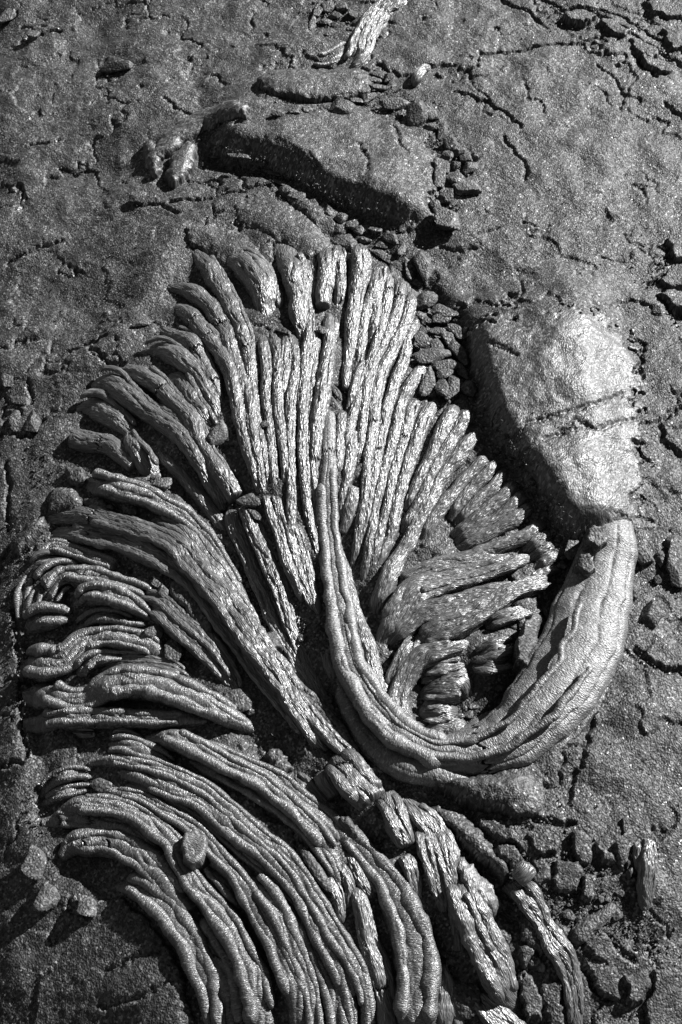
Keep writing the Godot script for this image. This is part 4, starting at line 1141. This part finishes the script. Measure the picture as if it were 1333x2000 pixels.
	slab("crust_block", "oval gritty plate at the left margin above the upright ribs", "crust block", "", [18, 1068, 30, 1045, 60, 1020, 88, 1005, 92, 1020, 84, 1040, 62, 1064, 34, 1080], 0.018, 0.02, {"mat": m_ground})
	slab("crust_plate", "rough triangular plate lying between two ropes of the left sweep", "crust plate", "", [334, 1136, 356, 1130, 378, 1150, 402, 1190, 420, 1230, 404, 1246, 372, 1210, 344, 1176, 330, 1160], 0.014, 0.01, {"mat": m_rock})
	slab("crust_plate", "bright square chip of crust beside the longest sweep rope", "crust plate", "", [519, 1243, 530, 1234, 541, 1240, 554, 1268, 534, 1278, 524, 1262], 0.016, 0.008, {"mat": m_rock})
	slab("crust_plate", "bright tapering plate below the square chip of crust", "crust plate", "", [530, 1284, 546, 1278, 562, 1288, 582, 1326, 574, 1330, 550, 1312], 0.016, 0.008, {"mat": m_rock})
	slab("crust_plate", "narrow chip above the square bright one by the longest sweep rope", "crust plate", "", [479, 1184, 486, 1180, 510, 1210, 508, 1214, 492, 1206], 0.014, 0.006, {"mat": m_rock})
	slab("crust_plate", "grey patch of grit over the knotted sweep rope", "crust plate", "", [518, 1470, 538, 1460, 552, 1472, 570, 1500, 562, 1516, 536, 1502, 520, 1488], 0.02, 0.012, {"mat": m_rock})
	slab("crust_plate", "bright gritty wedge at the right shoulder of the sweep", "crust plate", "", [660, 1600, 684, 1592, 700, 1610, 712, 1634, 706, 1652, 684, 1636, 668, 1620], 0.03, 0.012, {"mat": m_rock})

func lower_right() -> void:
	var g := "broken ropes right of the thick trunk"
	rope("end_block", "thick cracked block where the longest sweep rope breaks off", "", [642, 1476, 44, 664, 1496, 60, 692, 1524, 68, 728, 1570, 62], {"lift": 0.2, "cut_end": true, "cords": 3.0, "amp": 0.2, "flat": 0.85, "cat": "lava block", "cracks": [0.3], "bundle": true, "strands": 2})
	rope("end_block", "dark wedge of broken rope left of the thick cracked block", "", [622, 1508, 30, 638, 1532, 38, 656, 1560, 26], {"lift": 0.1, "blunt": true, "fade": 0.0, "cat": "lava block"})
	fan([
		["with a dark left face", [748, 1556, 44, 768, 1585, 50, 784, 1620, 44, 796, 1655, 32], {"lift": 0.4, "blunt": true, "fade": 0.0}],
		["a leaning splinter below the dark faced one", [790, 1668, 26, 803, 1700, 30, 811, 1735, 26, 816, 1768, 16], {"blunt": true, "fade": 0.0, "lift": 0.2}],
		["bright, sloping down from the furrow", [786, 1556, 30, 820, 1590, 40, 850, 1628, 46, 870, 1668, 48, 878, 1705, 34, 884, 1745, 24, 892, 1800, 22, 896, 1855, 14], {"lift": 0.3}],
		["a narrow strand inside the bright one", [818, 1606, 28, 835, 1655, 38, 846, 1695, 34, 858, 1735, 28, 870, 1785, 18], {"lift": 0.0}],
		["large and smooth, tapering at both ends", [882, 1700, 32, 905, 1752, 60, 926, 1805, 68, 946, 1850, 68, 969, 1900, 64, 991, 1946, 54, 1007, 1978, 22], {"lift": 0.3, "cords": 1.8}],
		["slim, along the right of the large smooth one", [932, 1780, 20, 957, 1815, 30, 979, 1865, 32, 1002, 1914, 20]],
		["long and knotted, with a collar at its top", [994, 1716, 36, 1026, 1743, 48, 1045, 1775, 40, 1062, 1807, 32, 1082, 1840, 42, 1100, 1870, 42, 1115, 1910, 32, 1124, 1960, 32, 1126, 2030, 22], {"lift": 0.2}],
		["thick, cut off by the bottom edge", [918, 1944, 20, 955, 1975, 42, 990, 2006, 46, 1020, 2040, 46]],
	], "broken_rope", g, "%s broken lower right rope, %s", {"mat": m_rope, "cat": "broken rope", "cords": 3.0, "amp": 0.2, "flat": 0.85, "fade": 0.5, "bundle": true, "strands": 3})
	rope("rope_fragment", "loose cylinder of rope lying across the knotted rope's collar", "", [1009, 1722, 32, 1023, 1706, 38, 1037, 1688, 32], {"lift": 1.3, "blunt": true, "fade": 0.0, "cat": "rope fragment", "cords": 1.5})
	rope("lava_stick", "tall straight stick of lava lying at the right, with a dark shadow", "", [1268, 1636, 20, 1266, 1665, 28, 1264, 1705, 32, 1261, 1750, 26, 1258, 1780, 12], {"lift": 0.9, "cat": "lava stick", "mat": m_rope, "cords": 1.6, "amp": 0.25, "rough": 1.6, "blunt": true, "strands": 1})
	rope("lava_stick", "short stick lying close to the left of the tall straight one", "", [1249, 1640, 18, 1248, 1665, 22, 1248, 1690, 18, 1248, 1706, 8], {"lift": 0.8, "cat": "lava stick", "rough": 1.6, "cords": 1.6, "amp": 0.25})
	rope("lava_stick", "pointed flat stick lying aslant at the lower right", "", [1113, 1846, 24, 1130, 1832, 34, 1158, 1808, 32, 1182, 1786, 24, 1202, 1764, 10], {"lift": 0.8, "cat": "lava stick", "flat": 0.55, "rough": 1.8, "cords": 1.5, "amp": 0.25, "mat": m_rock, "fade": 0.0, "cut_end": true})
	rope("lava_stick", "flat gritty stick lying in the trough between two sweep ropes", "", [585, 1648, 10, 605, 1680, 18, 625, 1710, 20, 647, 1742, 16], {"lift": 1.6, "cat": "lava stick", "flat": 0.6, "mat": m_rock})
	rope("lava_stick", "little curved stick standing out right of the trunk at the top", "", [808, 166, 14, 816, 150, 20, 826, 137, 20, 842, 127, 16], {"lift": 0.8, "cat": "lava stick"})
	slab("crust_plate", "bright rounded plate between the large smooth rope and the knotted one", "crust plate", "", [888, 1672, 910, 1676, 938, 1704, 968, 1738, 982, 1768, 962, 1790, 938, 1772, 908, 1730, 890, 1702], 0.035, 0.03, {"mat": m_lobe, "wall": 0.3})
	slab("crust_plate", "long gritty plate along the trench above the bright rounded one", "crust plate", "", [838, 1582, 862, 1578, 900, 1590, 940, 1622, 965, 1660, 990, 1690, 998, 1712, 982, 1722, 940, 1684, 895, 1638], 0.022, 0.015, {"mat": m_ground, "wall": 0.4})
	var plates := [
		["long narrow plate left of the pair of sticks' top", [1121, 1628, 1142, 1630, 1160, 1640, 1153, 1693, 1134, 1683, 1124, 1654]],
		["leaning plate, second of the row left of the tall stick", [1166, 1638, 1180, 1652, 1199, 1682, 1186, 1690, 1165, 1665]],
		["square plate nearest the top of the two sticks", [1202, 1640, 1232, 1640, 1231, 1672, 1215, 1693, 1199, 1675]],
		["tall narrow plate in the shadow of the sticks", [1224, 1682, 1240, 1690, 1240, 1726, 1228, 1732, 1220, 1712]],
		["low wide plate under the row of upright plates", [1085, 1690, 1118, 1680, 1132, 1692, 1136, 1730, 1112, 1746, 1086, 1736]],
		["small plate between the upright row and the pointed stick", [1138, 1716, 1160, 1708, 1164, 1740, 1148, 1764, 1136, 1752]],
		["dark rough plate beneath the pointed stick", [1152, 1830, 1180, 1826, 1196, 1850, 1190, 1882, 1160, 1880, 1144, 1856]],
		["striped plate low on the right side", [1157, 1892, 1202, 1890, 1210, 1920, 1206, 1952, 1180, 1945, 1163, 1925]],
		["large striped plate in the lower right corner", [1282, 1893, 1350, 1892, 1350, 2030, 1252, 2030, 1262, 1980, 1276, 1945]],
		["oval gritty plate left of the knotted rope's waist", [1014, 1790, 1028, 1786, 1042, 1797, 1066, 1856, 1058, 1862, 1020, 1838]],
		["pale leaf shaped plate below the oval one", [1012, 1845, 1028, 1848, 1042, 1864, 1036, 1880, 1024, 1892]],
		["small round plate right of the leaf shaped one", [1034, 1878, 1050, 1868, 1064, 1870, 1070, 1894, 1056, 1902, 1044, 1896]],
		["long plate left of the knotted rope's foot", [1053, 1920, 1090, 1922, 1100, 1960, 1110, 2030, 1082, 2030, 1062, 1966]],
		["streaked plate at the foot of the large smooth rope", [1008, 1892, 1024, 1898, 1046, 1930, 1062, 1966, 1056, 1986, 1030, 1990, 1012, 1940]],
		["gritty plate under the cylinder fragment", [972, 1646, 1000, 1650, 1020, 1676, 1016, 1700, 996, 1694, 976, 1668]],
		["rough plate right of the cylinder fragment", [1046, 1690, 1066, 1686, 1080, 1704, 1070, 1726, 1050, 1734, 1042, 1716]],
		["rough plate between the toe and the long gritty plate", [930, 1596, 962, 1602, 1000, 1622, 1026, 1640, 1020, 1660, 984, 1642, 944, 1618]],
		["broken plate right of the rounded toe", [1034, 1632, 1064, 1626, 1090, 1640, 1084, 1664, 1056, 1668, 1036, 1656]],
		["dark slab low in the corner between the striped plates", [1215, 1905, 1258, 1896, 1270, 1920, 1258, 1960, 1226, 1956]],
	]
	for p in plates:
		slab("crust_plate", p[0], "crust plate", "plates of broken crust at the lower right", p[1], 0.011 + 0.003 * (p[1].size() % 3), 0.005, {"mat": m_ground, "wall": 0.7, "ragged": 0.004, "tilt": Vector2(rng.randf_range(-0.09, 0.09), rng.randf_range(-0.09, 0.09))})
	# plates at the top, along the great crack and by the right edge
	var top := [
		["flake standing along the great crack near the top edge, leftmost", [1096, 28, 1130, 22, 1160, 34, 1150, 46, 1118, 44]],
		["flake in the middle of the great crack at the top right", [1168, 38, 1198, 40, 1228, 62, 1218, 74, 1186, 58]],
		["dark flake where the great crack bends at the top right", [1226, 76, 1262, 86, 1290, 106, 1276, 118, 1240, 98]],
		["bright wedge of crust beneath the great crack, top right", [1252, 100, 1285, 118, 1320, 134, 1312, 146, 1280, 140, 1256, 124]],
		["pale broken ledge in the top right corner", [1262, 0, 1300, -10, 1345, -10, 1345, 40, 1300, 34, 1268, 20]],
		["outermost flake of the great crack by the right edge", [1296, 60, 1345, 74, 1345, 100, 1310, 96]],
		["upper toothed plate on the right edge", [1308, 470, 1345, 462, 1345, 505, 1316, 508]],
		["lower toothed plate on the right edge", [1300, 530, 1322, 520, 1345, 528, 1345, 560, 1310, 566, 1296, 552]],
		["dark plate below the toothed ones on the right edge", [1290, 575, 1320, 570, 1345, 580, 1345, 610, 1318, 608]],
	]
	for p in top:
		slab("crust_flake", p[0], "crust flake", "flakes of crust along the top right crack and the right edge", p[1], 0.014, 0.006, {"mat": m_ground, "wall": 0.65, "ragged": 0.005})

func loose_rocks() -> void:
	var list := [
		["leaning dark slab left of the pale block by the cliff's end", "stone", 1120, 1067, 26, 60, 28.0, 0.6, 1.2],
		["small oval stone left of the long rough plate", "stone", 1017, 1210, 16, 34, -12.0, 0.9, 1.0],
		["oval stone above the long rough plate", "stone", 1067, 1190, 18, 36, -20.0, 0.9, 1.0],
		["pale lens shaped stone in the bowl's upper right", "stone", 1027, 1184, 44, 22, 5.0, 0.8, 1.0],
		["pale cut stone at the bottom of the bowl", "stone", 883, 1428, 26, 18, -10.0, 0.9, 1.8],
		["rough boulder at the right edge beside the leaning rocks", "stone", 1322, 1112, 38, 80, -8.0, 0.8, 0.8],
		["squared rock above the rough boulder on the right edge", "stone", 1318, 1064, 36, 32, 0.0, 0.7, 0.8],
		["jagged rock with a shadow, left of the rough boulder", "stone", 1256, 1085, 30, 48, -15.0, 0.9, 0.8],
		["small upright rock between the jagged one and the boulder", "stone", 1291, 1094, 20, 30, 0.0, 0.9, 0.8],
		["little chip under the small upright rock on the right", "stone", 1284, 1130, 16, 14, 0.0, 0.9, 0.8],
		["lone jagged rock on the grit right of the hooked rope", "stone", 1274, 1200, 38, 46, 12.0, 0.8, 0.7],
		["small upright pebble above the row of broken plates", "stone", 1222, 1605, 14, 26, 5.0, 1.0, 0.8],
		["dark log shaped rock lying alone in the upper left", "stone", 232, 126, 66, 30, 20.0, 0.9, 0.5],
		["round pebble on the crust left of the fan's crown", "stone", 269, 388, 34, 22, 10.0, 0.8, 0.5],
		["tiny pale pebble in the upper left expanse", "stone", 160, 329, 14, 14, 0.0, 0.9, 0.6],
		["pale pebble near the top left corner", "stone", 65, 70, 22, 24, 30.0, 0.9, 0.6],
		["rough rock in the top left corner", "stone", 16, 30, 30, 40, 20.0, 0.8, 0.5],
		["chip lying flat above the cut ropes on the fan's left", "stone", 280, 630, 42, 12, -16.0, 0.9, 1.0],
		["round gritty clod wedged at the left fan ropes' ends", "stone", 430, 845, 32, 42, 10.0, 0.7, 1.5],
		["small stone stuck on a rope of the upper left fan", "stone", 470, 655, 20, 16, 25.0, 0.9, 2.6],
		["small stone stuck under the middle crack", "stone", 630, 646, 18, 14, -10.0, 0.9, 2.8],
		["splinter wedged upright in the middle of the fan", "stone", 556, 645, 34, 12, 40.0, 0.8, 2.0],
		["upper splinter leaning in the gap right of the pale bulging rope", "stone", 652, 760, 14, 36, -32.0, 0.8, 1.6],
		["lower grooved splinter in the gap right of the pale bulging rope", "stone", 646, 780, 14, 42, -36.0, 0.8, 1.6],
		["little clod resting between two ropes at the fan's left middle", "stone", 517, 830, 14, 18, 0.0, 0.9, 1.6],
		["pale chip lying below the ragged rope ends", "stone", 490, 977, 42, 22, 20.0, 0.6, 1.6],
		["second pale chip below the ragged rope ends", "stone", 498, 1003, 34, 14, 40.0, 0.6, 1.4],
		["rough brick sized lump in the lower left", "stone", 72, 1684, 42, 46, 20.0, 0.8, 0.6],
		["grey lump below the lowest cracked rope tips", "stone", 94, 1750, 46, 42, -10.0, 0.7, 0.5],
		["dim lump right of the grey one in the lower left", "stone", 172, 1768, 36, 34, 0.0, 0.7, 0.5],
		["small dim chip under the dim lump", "stone", 154, 1796, 22, 20, 0.0, 0.8, 0.5],
		["oval pebble above the thin curls on the left", "stone", 137, 1492, 30, 22, 0.0, 0.8, 0.8],
		["round pebble beside the oval one on the left", "stone", 115, 1511, 20, 20, 0.0, 0.9, 0.8],
		["flat clod over the thin curls on the left", "stone", 200, 1535, 48, 26, 5.0, 0.7, 1.0],
		["pebble at the left edge, below the level cracked rope", "stone", 8, 1579, 18, 14, 0.0, 0.8, 0.5],
		["upper block of the small heap on the left edge", "stone", 14, 745, 26, 22, 0.0, 0.8, 0.5],
		["flat block in the small heap on the left edge", "stone", 40, 784, 36, 20, 10.0, 0.8, 0.5],
		["lower left block of the heap on the left edge", "stone", 34, 826, 30, 44, 0.0, 0.7, 0.5],
		["lower right block of the heap on the left edge", "stone", 66, 824, 28, 42, -5.0, 0.7, 0.5],
		["round chip at the head of the double sweep rope", "stone", 318, 1158, 28, 28, 0.0, 0.8, 1.0],
		["oval chip above the round one in the left sweep", "stone", 305, 1122, 28, 14, 0.0, 0.8, 1.0],
		["chip right of the oval one in the left sweep", "stone", 312, 1138, 26, 18, 15.0, 0.8, 1.0],
		["pointed chip tucked below the double sweep rope", "stone", 306, 1234, 30, 30, 40.0, 0.6, 1.0],
		["large dark chip leaning in the furrow of the left sweep", "stone", 340, 1272, 38, 46, 10.0, 0.5, 0.8],
		["flat cracked plate of stone in the furrow under the smooth backed rope", "stone", 468, 1372, 60, 44, 20.0, 0.4, 0.6],
		["crumbly chips' biggest piece above the first sweep rope", "stone", 320, 945, 34, 26, 10.0, 0.7, 1.0],
		["pale crumbly chip next to the club shaped rope's end", "stone", 273, 940, 34, 20, -20.0, 0.8, 1.0],
		["upright chip in the furrow right of the first sweep rope", "stone", 352, 985, 22, 40, -20.0, 0.6, 0.8],
		["small pair of clods under the first sweep rope", "stone", 256, 995, 34, 24, 20.0, 0.7, 1.0],
		["flat wedge shaped boulder at the bottom edge right of the trunk", "stone", 912, 1956, 50, 60, -15.0, 0.6, 0.8],
		["dark rounded clod by the right shoulder of the sweep", "stone", 772, 1690, 50, 44, 30.0, 0.5, 0.8],
		["gritty clod left of the thick cracked block", "stone", 655, 1582, 40, 20, 20.0, 0.8, 0.8],
	]
	slab("flat_stone", "angular pale stone perched on the sweep ropes", "stone", "", [361, 1630, 384, 1624, 403, 1640, 405, 1662, 392, 1690, 378, 1699, 359, 1686, 356, 1652], 0.034, 0.006, {"mat": m_lobe, "wall": 0.93, "ragged": 0.002, "tilt": Vector2(-0.12, 0.1), "grain": 70.0})
	slab("flat_stone", "flat pale block leaning at the top of the hooked rope's wide end", "stone", "", [1140, 1038, 1154, 1030, 1180, 1034, 1184, 1074, 1164, 1082, 1144, 1078], 0.046, 0.005, {"mat": m_rock, "wall": 0.93, "ragged": 0.003, "tilt": Vector2(-0.15, 0.1)})
	slab("flat_stone", "grey slab below the pale block on the hooked rope's end", "stone", "", [1126, 1096, 1150, 1090, 1160, 1128, 1142, 1140, 1122, 1126], 0.050, 0.005, {"mat": m_rock, "wall": 0.93, "ragged": 0.003, "tilt": Vector2(-0.15, 0.05)})
	slab("flat_stone", "long rough plate standing against the inside of the hook", "stone", "", [1006, 1272, 1020, 1240, 1046, 1202, 1054, 1222, 1042, 1280, 1026, 1314, 1010, 1302], 0.050, 0.005, {"mat": m_rock, "wall": 0.93, "ragged": 0.003, "tilt": Vector2(-0.1, 0.0)})
	# rubble between the dome and the right crust, from the top of its chain to the bottom
	var chain := [[812, 217, 44, 42, 10], [839, 221, 44, 24, 35], [822, 234, 24, 20, 0], [842, 248, 30, 18, 30], [864, 252, 18, 32, 15], [878, 277, 28, 26, 0], [893, 293, 28, 28, 20], [875, 307, 26, 22, -20], [930, 304, 20, 18, 0], [911, 310, 22, 22, 0], [862, 326, 34, 26, 0], [920, 326, 34, 20, -30], [858, 349, 26, 38, 10], [887, 349, 34, 24, -5], [914, 367, 46, 30, -8], [872, 387, 32, 26, 0], [851, 400, 20, 20, 0], [903, 296, 18, 16, 0], [890, 322, 18, 20, 0], [897, 375, 16, 16, 0]]
	for k in chain.size():
		var c: Array = chain[k]
		rock("rubble_block", "%s block from the top in the rubble chain right of the dome" % ordinal(k + 1), "rubble block", "rubble chain between the dome and the right crust", c[0], c[1], c[2], c[3], c[4], 0.85, 0.8)
	rock("rubble_block", "striped pyramid shaped block at the lower end of the rubble chain", "rubble block", "rubble chain between the dome and the right crust", 874, 427, 48, 40, 0.0, 0.95, 0.8)
	var upper := [[668, 209, 50, 32, -8], [768, 200, 62, 20, -4], [740, 146, 36, 16, 8], [761, 150, 22, 20, 0], [734, 156, 34, 12, 8], [742, 170, 42, 14, -4], [722, 188, 34, 16, -25], [700, 196, 30, 12, -10], [640, 212, 28, 12, 0], [600, 212, 22, 12, 0], [575, 218, 20, 12, 0], [545, 222, 24, 12, 20]]
	for k in upper.size():
		var c: Array = upper[k]
		rock("rubble_flake", "%s flake counting along the foot of the top lava roll" % ordinal(k + 1), "rubble flake", "flakes at the foot of the top lava roll", c[0], c[1], c[2], c[3], c[4], 0.8, 0.9)
	var head := [[622, 20, 18, 34, 20], [640, 12, 30, 20, 0], [655, 30, 26, 16, 10], [636, 42, 28, 14, 0], [668, 14, 22, 26, 0], [690, 28, 20, 22, 0], [662, 52, 30, 14, 0], [612, 44, 14, 30, 5], [684, 58, 26, 16, 0], [648, 64, 24, 14, 0]]
	for k in head.size():
		var c: Array = head[k]
		rock("rubble_flake", "%s piece in the heap left of the bright trunk at the top edge" % ordinal(k + 1), "rubble flake", "heap beside the bright trunk", c[0], c[1], c[2], c[3], c[4], 0.8, 0.7)
	var edge := [[468, 305, 40, 10, 4], [500, 318, 44, 10, 18], [430, 306, 46, 10, -2], [530, 338, 44, 9, 35], [552, 360, 44, 9, 44], [582, 385, 32, 22, 20], [600, 378, 36, 12, 35], [610, 398, 26, 20, 0], [642, 414, 22, 24, 0], [652, 418, 38, 14, -28], [633, 404, 22, 18, 0], [667, 428, 24, 22, 0], [690, 440, 24, 22, 0], [666, 448, 30, 24, 20], [713, 468, 26, 14, 20], [700, 450, 20, 18, 0], [763, 461, 34, 16, 45], [787, 486, 14, 26, 12], [735, 450, 26, 14, 30], [748, 478, 26, 16, 30]]
	for k in edge.size():
		var c: Array = edge[k]
		rock("crevice_chip", "%s chip counting down the crevice below the dome's dark front" % ordinal(k + 1), "crevice chip", "chips in the crevice under the dome", c[0], c[1], c[2], c[3], c[4], 0.8, 1.0)
	var rim := [[758, 504, 84, 13, 42], [745, 498, 40, 12, 38], [808, 550, 40, 16, 35], [823, 512, 30, 52, -15], [801, 524, 22, 40, -20], [832, 590, 40, 40, 30], [866, 610, 50, 26, 28], [866, 622, 38, 24, -5], [828, 620, 40, 10, 42], [856, 648, 44, 16, 6], [893, 645, 20, 36, -30], [892, 682, 28, 52, -28], [878, 664, 26, 30, -20], [826, 665, 32, 36, 0], [836, 692, 72, 24, -14], [868, 711, 58, 20, -4], [838, 744, 26, 50, 8], [868, 731, 28, 24, 0], [862, 757, 26, 34, 0], [886, 752, 28, 54, 8], [904, 727, 18, 42, -28], [914, 758, 28, 28, 0], [925, 782, 14, 30, -25], [850, 672, 26, 26, 0]]
	for k in rim.size():
		var c: Array = rim[k]
		rock("rim_fragment", "%s fragment counting down the fan's right rim beside the smooth lobe" % ordinal(k + 1), "rim fragment", "broken crust on the fan's right rim", c[0], c[1], c[2], c[3], c[4], 0.6, 1.6)
	for e in list:
		rock("loose_stone", e[0], e[1], "", e[2], e[3], e[4], e[5], e[6], e[7], e[8])
	# small chips in the furrows: alike, one label for each furrow
	var beds := [
		["%s small chip from the top in the furrow left of the hooked rope", "chips in the middle furrow", 46, 15.0, [500, 1010, 545, 1150, 600, 1290, 650, 1380, 720, 1480, 790, 1550, 900, 1580]],
		["%s small chip from the top in the crevice under the smooth lobe", "chips in the crevice under the smooth lobe", 36, 10.0, [945, 800, 985, 880, 1040, 965, 1090, 1040, 1105, 1110]],
		["%s small chip from the top between left sweep and fan", "chips above the left sweep", 34, 16.0, [230, 915, 310, 935, 370, 985, 430, 1060, 480, 1140]],
		["%s small chip from the top beside the thick bottom rope", "chips beside the thick trunk", 36, 16.0, [700, 1590, 750, 1660, 800, 1760, 850, 1830, 880, 1900, 890, 1960]],
		["%s small crumb from the top in the bowl", "crumbs in the bowl", 40, 34.0, [1060, 1130, 1020, 1210, 980, 1290, 930, 1360, 860, 1420]],
		["%s small chip from the top among the left sweep ropes", "chips in the left sweep", 26, 12.0, [330, 1100, 420, 1240, 470, 1360, 560, 1450]],
		["%s small chip from the top among the bottom sweep ropes", "chips between the lower ropes", 24, 8.0, [350, 1490, 450, 1560, 560, 1650, 600, 1720]],
		["%s small chip from the top among the lower right plates", "chips among the broken plates", 40, 60.0, [930, 1590, 1030, 1660, 1120, 1720, 1200, 1780, 1150, 1900]],
	]
	for b in beds:
		var q: Array = b[4]
		var spots := []
		for k in b[2]:
			var f := rng.randf() * (q.size() / 2 - 1)
			var s := mini(int(f), q.size() / 2 - 2)
			var t := f - s
			var px: float = lerpf(q[s * 2], q[s * 2 + 2], t) + rng.randfn() * b[3] * 0.7
			var py: float = lerpf(q[s * 2 + 1], q[s * 2 + 3], t) + rng.randfn() * b[3] * 0.7
			var big := rng.randf_range(8.0, 22.0)
			spots.append([py, px, big, big * rng.randf_range(0.5, 0.9), rng.randf() * 180.0])
		spots.sort()
		for k in spots.size():
			var e: Array = spots[k]
			rock("lava_chip", b[0] % ordinal(k + 1), "lava chip", b[1], e[1], e[0], e[2], e[3], e[4], 0.8, 0.4)
	# grit and crumbs too small and too many to count
	var mm := MultiMesh.new()
	mm.transform_format = MultiMesh.TRANSFORM_3D
	mm.mesh = crumb()
	var where: Array[Transform3D] = []
	var runs := [
		[2600, 34.0, [430, 960, 520, 1150, 600, 1300, 680, 1420, 780, 1530, 950, 1590]], [1500, 26.0, [480, 1400, 620, 1530, 720, 1640, 800, 1750, 860, 1900]],
		[900, 16.0, [830, 560, 905, 720, 950, 820, 1010, 920, 1100, 1060]], [700, 26.0, [420, 305, 560, 355, 650, 410, 740, 440, 830, 560]], [700, 30.0, [780, 190, 860, 260, 890, 330, 870, 420]],
		[900, 30.0, [1085, 1130, 1050, 1280, 960, 1400, 860, 1420]], [2600, 90.0, [960, 1620, 1080, 1720, 1200, 1820, 1280, 1940]], [900, 30.0, [60, 860, 90, 1000, 30, 1100, 40, 1300, 50, 1500, 90, 1680]],
		[500, 30.0, [560, 200, 660, 205, 760, 180]], [500, 30.0, [620, 10, 660, 60]], [700, 22.0, [240, 920, 330, 950, 420, 1060, 500, 1220]], [500, 40.0, [1290, 480, 1320, 600]], [500, 30.0, [1080, 10, 1200, 50, 1320, 130]],
		[4200, 420.0, [1000, 200, 1150, 700, 1250, 1300]], [3200, 330.0, [250, 150, 200, 500, 60, 900]]]
	for r in runs:
		var q: Array = r[2]
		for k in r[0]:
			var f := rng.randf() * (q.size() / 2 - 1)
			var s := mini(int(f), q.size() / 2 - 2)
			var t := f - s
			var p := on_ground(lerpf(q[s * 2], q[s * 2 + 2], t) + rng.randfn() * r[1] * 0.6, lerpf(q[s * 2 + 1], q[s * 2 + 3], t) + rng.randfn() * r[1] * 0.6)
			var big := 0.0011 + 0.0026 * pow(rng.randf(), 3.0)
			if r[1] > 200.0: big = 0.0009 + 0.0011 * rng.randf()
			var b := Basis.from_euler(Vector3(rng.randf() * TAU, rng.randf() * TAU, rng.randf() * TAU)) * Basis.from_scale(Vector3(big * 1.4, big, big * 0.8))
			where.append(Transform3D(b, p + Vector3(0, big * 0.4, 0)))
	mm.instance_count = where.size()
	for k in where.size():
		mm.set_instance_transform(k, where[k])
	var g := MultiMeshInstance3D.new()
	g.name = "lava_gravel"
	g.multimesh = mm
	add_child(g)
	tag(g, "fine dark lava grit strewn over the crust and along the furrows", "", "", "stuff")

func crumb() -> ArrayMesh:
	var st := SurfaceTool.new()
	st.begin(Mesh.PRIMITIVE_TRIANGLES)
	st.set_smooth_group(-1)
	var p := [Vector3(1, 0.1, 0.2), Vector3(-0.2, 0.9, 0.3), Vector3(-0.9, -0.1, -0.3), Vector3(0.1, -0.8, 0.1), Vector3(0.1, 0.2, 1.0), Vector3(-0.1, 0.1, -0.9)]
	for f in [[0, 1, 4], [1, 2, 4], [2, 3, 4], [3, 0, 4], [1, 0, 5], [2, 1, 5], [3, 2, 5], [0, 3, 5]]:
		for i in [0, 2, 1]:
			st.set_uv(Vector2.ZERO)
			st.add_vertex(p[f[i]])
	st.generate_normals()
	st.set_material(m_rock)
	return st.commit()
